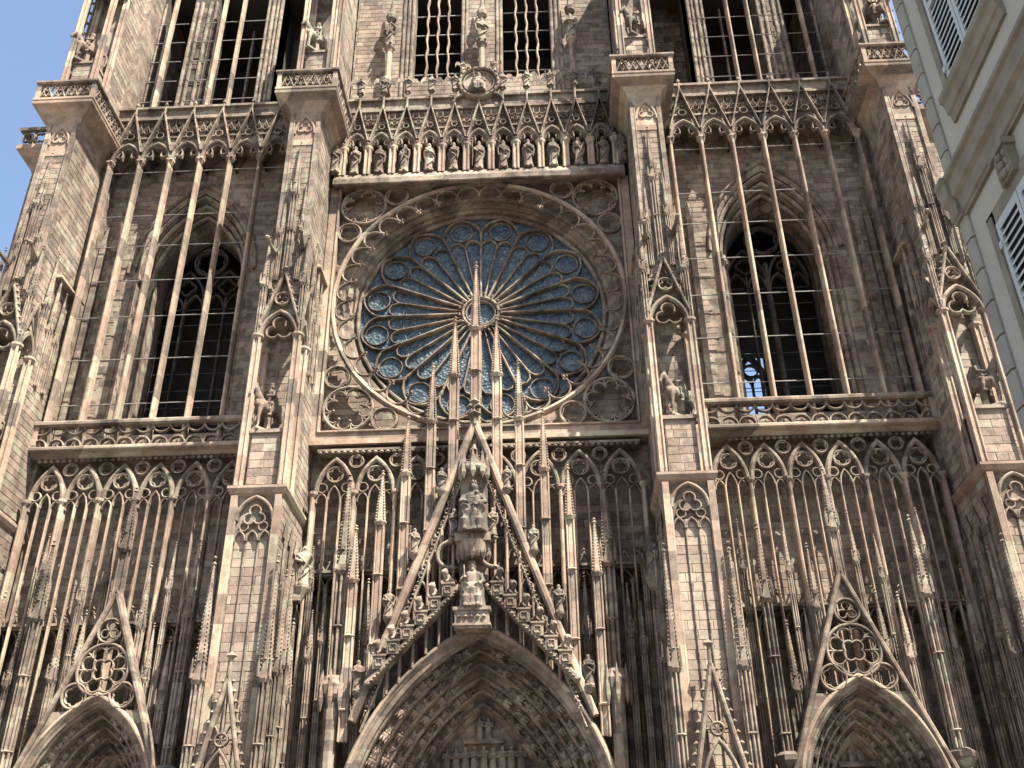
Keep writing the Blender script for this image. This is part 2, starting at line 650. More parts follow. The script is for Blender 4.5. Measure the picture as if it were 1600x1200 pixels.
ang = sorted(set([2 * PI * i / NR for i in range(NR)] + [PI / 4 + i * PI / 2 for i in range(4)]))
ang.append(ang[0] + 2 * PI)
rr = [[], []]
steps = [(7.55, 0.85), (7.45, 0.95), (7.45, 1.15), (7.25, 1.17), (7.18, 1.3), (7.25, 1.38), (7.1, 1.45), (7.02, 1.55), (7.05, 1.62), (6.9, 1.8), (6.85, 2.1)]
rings = [[(sqr(a, 8.4)[0], 0.85, RZ + sqr(a, 8.4)[1]) for a in ang]] + [[(r * cos(a), y, RZ + r * sin(a)) for a in ang] for r, y in steps]
mb.sheet(rings)
mb.box(-8.6, 8.6, 2.1, 2.2, 24.2, 24.7)
part('rose_wall', mb, M_STONE, CATH)


def rose_mask(u, z, a0, a1, za, zb):
    return min(math.hypot(uu, zz - RZ) for uu in (a0, a1, u) for zz in (za, zb)) < 7.62


stones(ms, lambda u, z, d: (u, 0.846 - d, z), -8.35, 8.35, 24.75, 41.4, 0.36, 0.8, mask=rose_mask)
stones(ms, lambda u, z, d: (u, 1.796 - d, z), -8.3, 8.3, 46.2, 51.3, 0.38, 0.85)
o = part('masonry', ms, M_BLOCK, CATH)
o['kind'] = 'stuff'

# dark interior: back wall with the opening that shows the sky through the south tower, end walls and roof
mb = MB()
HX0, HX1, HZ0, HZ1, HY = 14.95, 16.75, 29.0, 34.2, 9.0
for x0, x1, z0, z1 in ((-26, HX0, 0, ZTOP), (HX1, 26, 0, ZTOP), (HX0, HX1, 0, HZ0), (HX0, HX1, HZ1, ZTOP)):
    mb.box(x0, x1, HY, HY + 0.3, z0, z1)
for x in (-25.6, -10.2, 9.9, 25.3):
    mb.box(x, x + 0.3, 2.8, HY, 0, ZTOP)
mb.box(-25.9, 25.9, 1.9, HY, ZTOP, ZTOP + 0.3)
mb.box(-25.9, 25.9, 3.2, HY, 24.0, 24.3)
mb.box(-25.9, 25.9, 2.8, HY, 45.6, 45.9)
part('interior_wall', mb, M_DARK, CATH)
mb = MB()
cxh = (HX0 + HX1) / 2
for x in (HX0 + 0.08, cxh, HX1 - 0.08):
    mb.box(x - 0.06, x + 0.06, HY - 0.05, HY + 0.2, HZ0, HZ1 - 1.6)
for c in (-0.43, 0.43):
    mb.sweep(parch(cxh + c, HZ1 - 2.2, 0.42, HZ1 - 1.4), flat(0.1, HY - 0.05, HY + 0.2))
mb.sweep(circ(cxh, HZ1 - 1.05, 0.42, 20), flat(0.1, HY - 0.05, HY + 0.2), True)
for k in range(7):
    mb.rod((HX0, HY, HZ0 + 0.3 + k * 0.4), (HX1, HY, HZ0 + 0.3 + k * 0.4), 0.025, 4)
mb.sweep(parch(cxh, HZ1 - 2.2, 0.9, HZ1), flat(0.3, HY - 0.05, HY + 0.25))
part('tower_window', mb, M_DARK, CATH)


# ------------------------------------------------------------------ side bay windows (set deep in their reveals)
def side_window(s):
    cx = s * SB
    mb = MB()
    y0 = 3.7
    mb.sweep([(cx - 2.62, 26)] + parch(cx, 36.4, 2.62, 40.7, 10) + [(cx + 2.62, 26)], bar(0.3, y0, y0 + 0.4))
    w = part('window', mb, M_SOOT_SHADE, CATH)  # darkened stone: shade of the deep reveal is in the colour
    mb = MB()
    mb.sweep([(cx, 26), (cx, 37.3)], bar(0.28, y0, y0 + 0.45))
    part('mullion', mb, M_SOOT_SHADE, w)
    for d in (-1.2, 1.2):
        mb = MB()
        mb.sweep([(cx + d, 26), (cx + d, 36.4)], bar(0.14, y0 + 0.1, y0 + 0.4))
        part('mullion', mb, M_SOOT_SHADE, w)
    mb = MB()
    for d in (-1.2, 1.2):
        mb.sweep(parch(cx + d, 36.0, 1.12, 38.3), bar(0.14, y0 + 0.02, y0 + 0.4))
        mb.sweep(foil(cx + d, 37.15, 0.52, 4), bar(0.1, y0 + 0.05, y0 + 0.3), True)
        for e in (-0.58, 0.58):
            mb.sweep(parch(cx + d + e, 35.6, 0.52, 36.6, 5), bar(0.13, y0 + 0.05, y0 + 0.35))
    mb.sweep(circ(cx, 39.0, 0.98, 24), bar(0.14, y0 + 0.02, y0 + 0.4), True)
    mb.sweep(foil(cx, 39.0, 0.88, 6), bar(0.11, y0 + 0.05, y0 + 0.3), True)
    part('tracery', mb, M_SOOT_SHADE, w)
    for k in range(9):
        mb = MB()
        mb.rod((cx - 2.4, y0 + 0.3, 26.9 + k * 1.1), (cx + 2.4, y0 + 0.3, 26.9 + k * 1.1), 0.028, 4)
        part('iron_bar', mb, M_LEAD, w)
    mb = MB()                                              # jamb shafts with capitals
    for sd in (-1, 1):
        for off, y in ((3.18, 1.38), (2.92, 1.75), (2.66, 2.2)):
            mb.vshaft(cx + sd * off, y, 26.0, 36.0, 0.13, 8)
            mb.lathe([(0.13, 35.75), (0.27, 36.0), (0.27, 36.35), (0.16, 36.4)], cx + sd * off, y, 8)
    part('jamb_shaft', mb, M_STONE, w)
    mb = MB()
    for off, ap, y in ((3.18, 42.0, 1.40), (2.92, 41.6, 1.75), (2.66, 41.1, 2.2)):
        mb.sweep(parch(cx, 36.35, off, ap, 12), bar(0.24, y - 0.12, y + 0.12))
    mb.sweep(parch(cx, 36.35, 3.62, 42.75, 12), bar(0.22, 1.0, 1.24))
    part('arch_moulding', mb, M_STONE, w)


side_window(-1)
side_window(1)

# ------------------------------------------------------------------ rose window
rose = part('rose_window', (lambda m: (m.sweep(circ(0, RZ, 6.78, 96), bar(0.24, RY - 0.22, RY + 0.1), True), m)[1])(MB()), M_STONE, CATH)
# outer frame with its sill
mb = MB()
mb.box(-8.50, -8.02, -0.12, 0.86, 24.45, 41.0)
mb.box(8.02, 8.50, -0.12, 0.86, 24.45, 41.0)
mb.box(-8.02, 8.02, -0.10, 0.86, 24.45, 25.06)
mb.box(-8.50, 8.50, -0.22, 0.0, 24.36, 24.58)
for s in (-1, 1):
    mb.sweep([(s * 7.98, 25.1), (s * 7.98, 40.9)], bar(0.14, -0.2, 0.2))
mb.sweep([(-8.0, 25.1), (8.0, 25.1)], bar(0.14, -0.2, 0.2))
part('square_frame', mb, M_PALE, rose)
# free standing ring with hanging cusps
mb = MB()
mb.sweep(circ(0, RZ, 7.83, 96), [(-0.13, 0.3), (-0.15, 0.0), (-0.04, -0.12), (0.06, -0.08), (0.13, 0.0), (0.13, 0.3)], True)
part('outer_ring', mb, M_PALE, rose)
NC = 36
cus = MB()                                                  # one arch of the cusping, built round the rose's centre
a = 2 * PI / NC
pts = []
for j in range(9):
    t = -PI / 2 + PI * j / 8
    pts.append((7.70 - 0.62 * cos(t) * 0 - 0.62 + 0.62 * cos(t), 0.60 * sin(t)))
pts = [(p[0], p[1]) for p in pts]
cus.sweep([(x, z) for x, z in pts], bar(0.10, -0.05, 0.12))
for sd in (-1,):
    x, z = 7.02, 0.62 * sd
    cus.tube([(7.10, 0.0, z), (6.95, -0.06, z), (6.80, -0.10, z)], [0.06, 0.075, 0.06], 6)
    cus.knob((6.72, -0.10, z), 0.13)
    cus.knob((6.84, -0.12, z + 0.13), 0.09)
    cus.knob((6.84, -0.12, z - 0.13), 0.09)
cme = cus.mesh('cusp', M_STONE)
for k in range(NC):
    o = put('cusp', cme, rose, (0, 0, RZ))
    o.rotation_euler = (0, -(k + 0.5) * a, 0)
# corner roundels: one large and two small in each spandrel
rl = MB()
rl.sweep(circ(0, 0, 1.25, 40), bar(0.16, -0.06, 0.26), True)
rl.sweep(foil(0, 0, 1.15, 8, 0, 0.72), bar(0.085, 0.0, 0.18), True)
for k in range(8):
    an = k * PI / 4 + PI / 8
    rl.sweep([(0.80 * cos(an), 0.80 * sin(an)), (1.2 * cos(an), 1.2 * sin(an))], bar(0.09, 0.0, 0.18))
    rl.knob((0.74 * cos(an), -0.03, 0.74 * sin(an)), 0.11)
rl_me = rl.mesh('roundel', M_STONE)
rs = MB()
rs.sweep(circ(0, 0, 0.64, 28), bar(0.13, -0.05, 0.22), True)
rs.sweep(foil(0, 0, 0.55, 5, 1.0, 0.42), bar(0.06, 0.03, 0.15), True)
rs_me = rs.mesh('small_roundel', M_STONE)
for sx in (-1, 1):
    for sz in (-1, 1):
        o = put('roundel', rl_me, rose, (sx * 6.58, 0, RZ + sz * 6.58))
        o.rotation_euler = (0, 0.2, 0)
        put('small_roundel', rs_me, rose, (sx * 4.72, 0, RZ + sz * 7.25))
        put('small_roundel', rs_me, rose, (sx * 7.28, 0, RZ + sz * 4.70))
# hub
mb = MB()
mb.sweep(circ(0, RZ, 0.98, 40), bar(0.16, RY - 0.34, RY + 0.06), True)
mb.sweep(circ(0, RZ, 0.80, 40), bar(0.1, RY - 0.26, RY), True)
part('hub_ring', mb, M_STONE, rose)
for k in range(16):
    t = k * PI / 8
    mb = MB()
    mb.lathe([(0.09, 0), (0.09, 0.05), (0.05, 0.12)], 0, 0, 6)
    break
kn = MB()
kn.knob((0, 0, 0), 0.10)
kn_me = kn.mesh('boss', M_STONE)
for k in range(16):
    t = (k + 0.5) * PI / 8
    put('boss', kn_me, rose, (1.16 * cos(t), RY - 0.4, RZ + 1.16 * sin(t)))
# sixteen petals, each: two thick spokes meet its neighbours, thin spoke, horseshoe head, circle
pt = MB()
hw = math.tan(PI / 16)
r_in, r_sh = 1.08, 5.05


def petal_bounds(r):
    return r * hw


pt.sweep([(r_in * 1.0, r_in * hw), (r_sh, r_sh * hw)], bar(0.125, -0.26, 0.08))
head = []
for j in range(13):                                         # stilted round-pointed head
    t = -PI / 2 + PI * j / 12
    head.append((5.05 + 1.62 * cos(t) ** 0.8 if abs(t) < PI / 2 - 1e-6 else 5.05, 1.12 * sin(t) if abs(t) < 1.2 else 1.03 * sin(t) * 1.02))
head = [(r_sh, -r_sh * hw)] + [(5.35, -1.09), (5.75, -1.05), (6.1, -0.86), (6.38, -0.58), (6.56, -0.28), (6.64, 0), (6.56, 0.28), (6.38, 0.58), (6.1, 0.86), (5.75, 1.05), (5.35, 1.09)] + [(r_sh, r_sh * hw)]
pt.sweep(head, bar(0.115, -0.24, 0.08))
pt.sweep([(r_in, 0), (4.7, 0)], bar(0.09, -0.18, 0.06))
pt.sweep(circ(5.80, 0, 0.62, 24), bar(0.055, -0.09, 0.06), True)
for sd in (-1, 1):
    hd = [(4.35, sd * 0.0), (4.72, sd * 0.04), (4.98, sd * 0.2), (5.08, sd * 0.44), (5.0, sd * 0.70), (4.75, sd * 0.86), (4.4, sd * 0.87)]
    pt.sweep(hd, bar(0.085, -0.17, 0.06))
pt_me = pt.mesh('petal', M_STONE)
# glass: two lights, one circle, one outer triangle per petal
lg = MB()
lg.add([(1.0, 0.05, 0.02), (1.0, 0.05, 0.19), (4.9, 0.05, 0.96), (5.2, 0.05, 1.02), (5.15, 0.05, 0.02)], [(0, 4, 3, 2, 1)])
lgA = lg.mesh('pane', M_GLASS)
lg = MB()
lg.add([(1.0, 0.05, -0.02), (1.0, 0.05, -0.19), (4.9, 0.05, -0.96), (5.2, 0.05, -1.02), (5.15, 0.05, -0.02)], [(0, 1, 2, 3, 4)])
lgB = lg.mesh('pane', M_GLASS)
lg = MB()
lg.add([(5.15, 0.06, -1.02), (6.0, 0.06, -0.95), (6.62, 0.06, 0), (6.0, 0.06, 0.95), (5.15, 0.06, 1.02)], [(0, 1, 2, 3, 4)])
lgC = lg.mesh('pane', M_GLASS)
lg = MB()
c8 = PI / 8
lg.add([(5.0, 0.07, 5.0 * hw)] + [(6.75 * cos(q * c8 / 2), 0.07, 6.75 * sin(q * c8 / 2)) for q in (0, 0.5, 1, 1.5, 2)], [(0, 1, 2, 3, 4, 5)])
lgD = lg.mesh('pane', M_GLASS)
for k in range(16):
    an = k * PI / 8 + PI / 16
    o = put('petal', pt_me, rose, (0, RY, RZ))
    o.rotation_euler = (0, -an, 0)
    for me in (lgA, lgB, lgC, lgD):
        q = put('pane', me, rose, (0, RY, RZ))
        q.rotation_euler = (random.uniform(-.006, .006), -an, random.uniform(-.006, .006))
mb = MB()
mb.add([(0.95 * cos(i * PI / 8), RY + 0.02, RZ + 0.95 * sin(i * PI / 8)) for i in range(16)], [tuple(range(15, -1, -1))])
part('pane', mb, M_GLASS, rose)
# glazing bars across the lights
mb = MB()
for r in (1.9, 2.7, 3.5, 4.3):
    for k in range(32):
        a0, a1 = k * PI / 16 + 0.012, (k + 1) * PI / 16 - 0.012
        mb.rod((r * cos(a0), RY - 0.02, RZ + r * sin(a0)), (r * cos(a1), RY - 0.02, RZ + r * sin(a1)), 0.016, 3)
part('glazing_bar', mb, M_LEAD, rose)

# ------------------------------------------------------------------ lower arcades ("harp strings")
def arcade_bay(parent, x, half, zs, apex, y0, big, sm):
    """one light group: pointed arch, oculus, two small circles"""
    mb = MB()
    mb.sweep(parch(x, zs, half, apex, 9), bar(0.24, y0, y0 + 0.42))
    mb.sweep(circ(x, apex - 0.80, big, 20), bar(0.10, y0 + 0.08, y0 + 0.3), True)
    mb.sweep(foil(x, apex - 0.80, big - 0.05, 4), bar(0.06, y0 + 0.1, y0 + 0.26), True)
    for e in (-1, 1):
        mb.sweep(circ(x + e * half * 0.66, zs + 0.32, sm, 14), bar(0.075, y0 + 0.08, y0 + 0.28), True)
        mb.sweep(parch(x + e * half * 0.66, zs - 0.42, half * 0.30, zs + 0.06, 4), bar(0.075, y0 + 0.1, y0 + 0.28))
    mb.sweep(parch(x, zs - 0.25, half * 0.33, zs + 0.42, 5), bar(0.08, y0 + 0.08, y0 + 0.28))
    return part('arch', mb, M_STONE, parent)


def arcade(x_list, step, zb, zs, apex, top, y0, twin=True):
    xs = sorted(x_list)
    mb = MB()
    xa, xb = xs[0] - step / 2, xs[-1] + step / 2
    mb.box(xa, xb, y0 + 0.1, y0 + 1.1, top, top + 0.12)
    ar = part('arcade', mb, M_STONE, CATH)
    for x in xs:
        arcade_bay(ar, x, step / 2 - 0.10, zs, apex, y0, 0.40, 0.23)
        for e in (-1, 1):
            mb = MB()
            zl = max(5.0, porch_top(x + e * step * 0.163) - 0.05)
            mb.sweep([(x + e * step * 0.163, zl), (x + e * step * 0.163, zs - 0.2)], bar(0.095, y0 + 0.06, y0 + 0.26))
            part('thin_mullion', mb, M_PALE, ar)
    for k in range(len(xs) + 1):
        x = xs[0] - step / 2 + k * step
        mb = MB()
        zl = max(5.0, porch_top(x) - 0.05)
        mb.sweep([(x, zl), (x, zs)], bar(0.21, y0 - 0.02, y0 + 0.42))
        mb.vshaft(x, y0 - 0.02, zl, zs - 0.1, 0.085, 7)
        mb.lathe([(0.1, zs - 0.25), (0.2, zs - 0.06), (0.2, zs + 0.08), (0.1, zs + 0.12)], x, y0 + 0.02, 8)
        part('mullion', mb, M_PALE, ar)
        if 0 < k < len(xs):
            mb = MB()
            mb.sweep(circ(x, apex - 0.12, 0.34, 18), bar(0.085, y0 + 0.08, y0 + 0.3), True)
            mb.sweep(foil(x, apex - 0.12, 0.29, 4, PI / 4), bar(0.05, y0 + 0.1, y0 + 0.26), True)
            part('roundel', mb, M_STONE, ar)
    mb = MB()
    n = int((xb - xa) / 0.3)
    for k in range(n):                                       # row of leaf knobs under the cornice
        mb.knob((xa + (k + 0.5) * (xb - xa) / n, y0 + 0.06, apex + 0.34), 0.13)
    o = part('leaf_frieze', mb, M_STONE, ar)
    return ar


STEP = 1.79
for s in (-1, 1):
    arcade([s * (12.0 + STEP * k) for k in range(6)], STEP, STR, 21.72, 23.55, 24.02, -0.32)
arcade([-6.90 + 1.971 * k for k in range(8)], 1.971, 17.9, 21.72, 23.55, 24.02, -0.25)

# string course with cresting, blind lower arcades behind the portals
for (x0, x1, z) in ((-22.2, -10.7, STR), (10.7, 22.2, STR), (-8.3, 8.3, 17.9)):
    mb = MB()
    mb.box(x0, x1, 0.15, 1.25, z - 0.18, z)
    mb.box(x0, x1, 0.0, 1.25, z - 0.06, z + 0.06)
    o = part('string_course', mb, M_STONE, CATH)
    n = int((x1 - x0) / 0.6)
    for k in range(n):
        x = x0 + (k + 0.5) * (x1 - x0) / n
        mb = MB()
        mb.sweep([(x - 0.27, z + 0.06), (x, z + 0.62), (x + 0.27, z + 0.06)], bar(0.08, 0.04, 0.2))
        mb.knob((x, 0.1, z + 0.72), 0.11)
        mb.knob((x - 0.13, 0.08, z + 0.45), 0.07)
        mb.knob((x + 0.13, 0.08, z + 0.45), 0.07)
        mb.sweep(parch(x, z - 0.62, 0.25, z - 0.2, 4), bar(0.07, 0.25, 0.5))
        part('cresting', mb, M_STONE, o)
        mb = MB()
        xc = x + (x1 - x0) / n / 2
        zb = max(6.0, porch_top(xc))
        if zb > z - 1.2:
            continue
        mb.vshaft(xc, 0.4, zb, z - 0.6, 0.075, 6)
        mb.lathe([(0.08, z - 0.85), (0.14, z - 0.68), (0.14, z - 0.58)], x + (x1 - x0) / n / 2, 0.4, 6)
        part('colonette', mb, M_STONE, o)


# ------------------------------------------------------------------ parapets of the side bays
def parapet(s):
    x0, x1 = min(s * 10.95, s * 22.25), max(s * 10.95, s * 22.25)
    mb = MB()
    prof = [(1.2, 24.05), (-0.25, 24.05), (-0.42, 24.2), (-0.68, 24.28), (-0.72, 24.34), (-0.72, 24.46), (-0.6, 24.55), (1.2, 24.55)]
    mb.loft([[(x, y, z) for y, z in prof] for x in (x0, x1)])
    pr = part('parapet', mb, M_PALE, CATH)
    mb = MB()
    mb.loft([[(x, y, z) for y, z in [(-0.22, 25.66), (-0.62, 25.66), (-0.72, 25.74), (-0.72, 25.88), (-0.64, 25.97), (-0.22, 25.97)]] for x in (x0, x1)])
    part('rail', mb, M_STONE, pr)
    n = 13
    st = (x1 - x0) / n
    a_ = MB()
    a_.sweep(arc(0, 0, st * 0.46, 0.0, PI, 12), bar(0.09, -0.58, -0.36))
    a_.sweep(arc(0, 1.12, st * 0.5, PI, 2 * PI, 12), bar(0.085, -0.57, -0.38))
    a_.sweep([(-0.14, 0.02), (0, 0.2), (0.14, 0.02)], bar(0.05, -0.5, -0.4))
    am = a_.mesh('tracery', M_STONE)
    for k in range(n):
        put('tracery', am, pr, (x0 + (k + 0.5) * st, 0, 24.56))
    for xa in (x0 - 0.02, x1 - 0.3):
        mb = MB()
        mb.box(xa, xa + 0.32, -0.6, -0.2, 24.55, 25.66)
        part('end_post', mb, M_PALE, pr)


parapet(-1)
parapet(1)


# ------------------------------------------------------------------ arch head with gablet, used along the top storey
def arch_head(half, zs, apex, tip, post, fw, y0, name, crk=5, cusp=True):
    mb = MB()
    mb.sweep(parch(0, zs, half, apex, 8), bar(fw, y0, y0 + 0.55))
    mb.sweep(parch(0, zs + 0.05, half - fw * 0.75, apex - fw * 0.9, 8), bar(fw * 0.5, y0 + 0.15, y0 + 0.5))
    if cusp:
        for e in (-1, 1):
            mb.sweep([(e * half * 0.82, zs + 0.30 * (apex - zs)), (e * half * 0.36, zs + 0.20 * (apex - zs)), (e * half * 0.30, zs + 0.42 * (apex - zs)), (e * half * 0.46, zs + 0.70 * (apex - zs))], bar(fw * 0.45, y0 + 0.12, y0 + 0.35))
            mb.knob((e * half * 0.34, y0 + 0.1, zs + 0.2 * (apex - zs)), fw * 0.42)
    gb = zs + 0.42 * (apex - zs)
    for e in (-1, 1):
        mb.sweep([(e * half * 1.02, gb), (0, tip)], bar(fw * 0.42, y0 - 0.1, y0 + 0.22))
        for k in range(crk):
            f = (k + 0.7) / crk
            mb.knob((e * half * 1.02 * (1 - f) + e * fw * 0.34, y0 - 0.04, gb + (tip - gb) * f), fw * 0.24)
    mb.sweep(circ(0, apex + (tip - apex) * 0.24, half * 0.27, 12), bar(fw * 0.35, y0 + 0.02, y0 + 0.2), True)
    mb.lathe([(fw * 0.34, tip - 0.25), (fw * 0.30, post - 0.05), (fw * 0.52, post), (fw * 0.4, post + 0.12), (0.02, post + 0.28)], 0, y0 + 0.06, 7)
    return mb


def frieze(parent, x0, x1, z0, z1, y0, st=0.42):
    n = max(1, round((x1 - x0) / st))
    st = (x1 - x0) / n
    a_ = MB()
    h = (z1 - z0)
    a_.sweep(circ(0, h * 0.34, min(h * 0.3, st * 0.42), 12), bar(0.07, y0, y0 + 0.14), True)
    a_.sweep(arc(st / 2, h * 0.66, st * 0.42, PI * 1.05, PI * 1.95, 6), bar(0.065, y0 + 0.01, y0 + 0.14))
    a_.sweep([(0, h * 0.62), (0, h)], bar(0.06, y0 + 0.01, y0 + 0.14))
    a_.knob((0, y0 + 0.02, h * 0.34), 0.09)
    a_.knob((st * 0.5, y0 + 0.02, h * 0.82), 0.085)
    me = a_.mesh('frieze_tracery', M_STONE)
    for k in range(n):
        put('frieze_tracery', me, parent, (x0 + (k + 0.5) * st, 0, z0))


def top_screen(s):
    y0 = -0.42
    xs = sorted(s * (12.0 + STEP * k) for k in range(6))
    x0, x1 = xs[0] - STEP / 2 - 0.25, xs[-1] + STEP / 2 + 0.25
    mb = MB()                                                # solid wall above the arches, open below
    for x in xs:
        pa = parch(x, 43.55, STEP / 2 - 0.05, 44.75, 8)
        for (xa, za), (xb, zb) in zip(pa[:-1], pa[1:]):
            mb.add([(xa, y0 + 0.3, za), (xb, y0 + 0.3, zb), (xb, y0 + 0.3, 46.9), (xa, y0 + 0.3, 46.9)], [(0, 1, 2, 3)])
            mb.add([(xa, y0 + 0.3, za), (xb, y0 + 0.3, zb), (xb, y0 + 1.6, zb), (xa, y0 + 1.6, za)], [(0, 1, 2, 3)])
    mb.box(x0, x1, y0 + 0.05, y0 + 1.65, 46.78, 46.92)
    mb.box(x0, x1, y0 + 0.22, y0 + 0.6, 46.92, 47.68)
    mb.box(x0, x1, y0 + 0.02, y0 + 0.75, 47.68, 47.84)
    mb.box(x0, x1, y0 + 0.2, y0 + 0.32, 45.38, 45.5)
    sc_ = part('top_screen', mb, M_STONE, CATH)
    me = arch_head(STEP / 2 - 0.06, 43.55, 44.85, 47.35, 47.95, 0.22, y0, 'arch_head').mesh('arch_head', M_STONE)
    for x in xs:
        put('arch_head', me, sc_, (x, 0, 0))
    frieze(sc_, x0 + 0.1, x1 - 0.1, 45.55, 46.72, y0 + 0.16)
    for k in range(7):                                       # the long free-standing shafts
        x = xs[0] - STEP / 2 + k * STEP
        mb = MB()
        mb.sweep([(x, 24.5), (x, 43.5)], bar(0.22, y0 + 0.02, y0 + 0.46))
        mb.vshaft(x, y0 + 0.05, 24.5, 43.3, 0.085, 8)
        mb.lathe([(0.16, 43.15), (0.27, 43.4), (0.27, 43.55), (0.2, 43.62)], x, y0 + 0.2, 8)
        mb.knob((x - 0.13, y0 - 0.02, 43.42), 0.12)
        mb.knob((x + 0.13, y0 - 0.02, 43.42), 0.12)
        part('tall_shaft', mb, M_PALE, sc_)
    for z in (27.2, 29.9, 32.6, 35.0, 37.4, 39.6, 42.9):
        mb = MB()
        mb.rod((x0, y0 + 0.45, z), (x1, y0 + 0.45, z), 0.03, 5)
        part('tie_rod', mb, M_IRON, sc_)
    for k in range(4):                                       # engaged shafts on the wall behind
        for x in (s * SB - 4.6, s * SB + 4.6, s * SB - 5.3, s * SB + 5.3):
            if k == 0:
                mb = MB()
                mb.box(x - 0.16, x + 0.16, 0.85, 1.22, 24.6, 39.4 - abs(x - s * SB) * 0.2)
                mb.add([(x - 0.16, 0.85, 39.4 - abs(x - s * SB) * 0.2), (x + 0.16, 0.85, 39.4 - abs(x - s * SB) * 0.2), (x, 1.1, 40.2)], [(0, 1, 2)])
                part('wall_shaft', mb, M_STONE, sc_)


top_screen(-1)
top_screen(1)

# ------------------------------------------------------------------ gallery above the rose
GY = -0.55
mb = MB()
prof = [(1.2, 40.85), (-0.2, 40.85), (-0.45, 40.66), (-0.72, 40.62), (-0.78, 40.68), (-0.78, 41.02), (-0.7, 41.1), (-0.46, 41.60), (1.2, 41.62)]
mb.loft([[(x, y, z) for y, z in prof] for x in (-8.3, 8.3)])
gal = part('gallery', mb, M_STONE, CATH)
GS = 1.44
mb = MB()
for k in range(-5, 6):
    pa = parch(k * GS, 43.6, GS / 2 - 0.02, 44.6, 7)
    for (xa, za), (xb, zb) in zip(pa[:-1], pa[1:]):
        mb.add([(xa, GY + 0.28, za), (xb, GY + 0.28, zb), (xb, GY + 0.28, 46.9), (xa, GY + 0.28, 46.9)], [(0, 1, 2, 3)])
        mb.add([(xa, GY + 0.28, za), (xb, GY + 0.28, zb), (xb, 1.2, zb), (xa, 1.2, za)], [(0, 1, 2, 3)])
mb.box(-8.3, 8.3, 0.75, 1.0, 41.7, 46.9)
mb.box(-8.3, 8.3, GY + 0.1, 1.2, 46.55, 46.75)
mb.box(-8.3, 8.3, GY + 0.25, GY + 0.6, 46.75, 47.5)
mb.box(-8.3, 8.3, GY + 0.08, GY + 0.75, 47.5, 47.66)
mb.box(-8.3, 8.3, GY + 0.2, GY + 0.3, 45.1, 45.22)
part('gallery_wall', mb, M_STONE, gal)
me = arch_head(GS / 2 - 0.06, 43.6, 44.75, 46.85, 47.85, 0.24, GY, 'arch_head', 5).mesh('arch_head', M_STONE)
for k in range(-5, 6):
    put('arch_head', me, gal, (k * GS, 0, 0))
frieze(gal, -8.1, 8.1, 45.22, 46.5, GY + 0.16, 0.36)
for k in range(12):
    x = (k - 5.5) * GS
    mb = MB()
    mb.box(x - 0.20, x + 0.20, GY + 0.0, GY + 0.45, 41.55, 43.6)
    mb.vshaft(x - 0.12, GY, 41.5, 43.5, 0.08, 6)
    mb.vshaft(x + 0.12, GY, 41.5, 43.5, 0.08, 6)
    mb.lathe([(0.2, 43.3), (0.3, 43.5), (0.3, 43.66)], x, GY + 0.15, 8)
    mb.knob((x, GY - 0.12, 43.75), 0.14)
    part('pier', mb, M_PALE, gal)
# medallion that breaks the parapet
mb = MB()
mb.sweep(circ(0, 48.45, 1.18, 40), bar(0.2, GY - 0.22, GY + 0.2), True)
mb.add([(1.1 * cos(i * PI / 16), GY + 0.02, 48.45 + 1.1 * sin(i * PI / 16)) for i in range(32)], [tuple(range(31, -1, -1))])
mb.sweep(circ(0, 48.45, 0.92, 32), bar(0.09, GY - 0.1, GY + 0.1), True)
for k in range(20):
    t = 2 * PI * k / 20
    mb.knob((1.18 * cos(t), GY - 0.2, 48.45 + 1.18 * sin(t)), 0.09)
for e in (-1, 1):
    mb.tube([(e * 0.95, GY, 47.6), (e * 1.35, GY - 0.1, 47.25), (e * 1.5, GY - 0.1, 46.9)], [0.12, 0.1, 0.05], 6)
medal = part('medallion', mb, M_STONE, gal)


# ------------------------------------------------------------------ buttresses
def ring_box(mb, cx, prof, yb):
    """three-sided moulding round a buttress: prof = (half width, front y, z)"""
    mb.sheet([[(cx - h, yb, z), (cx - h, y, z), (cx + h, y, z), (cx + h, yb, z)] for h, y, z in prof])


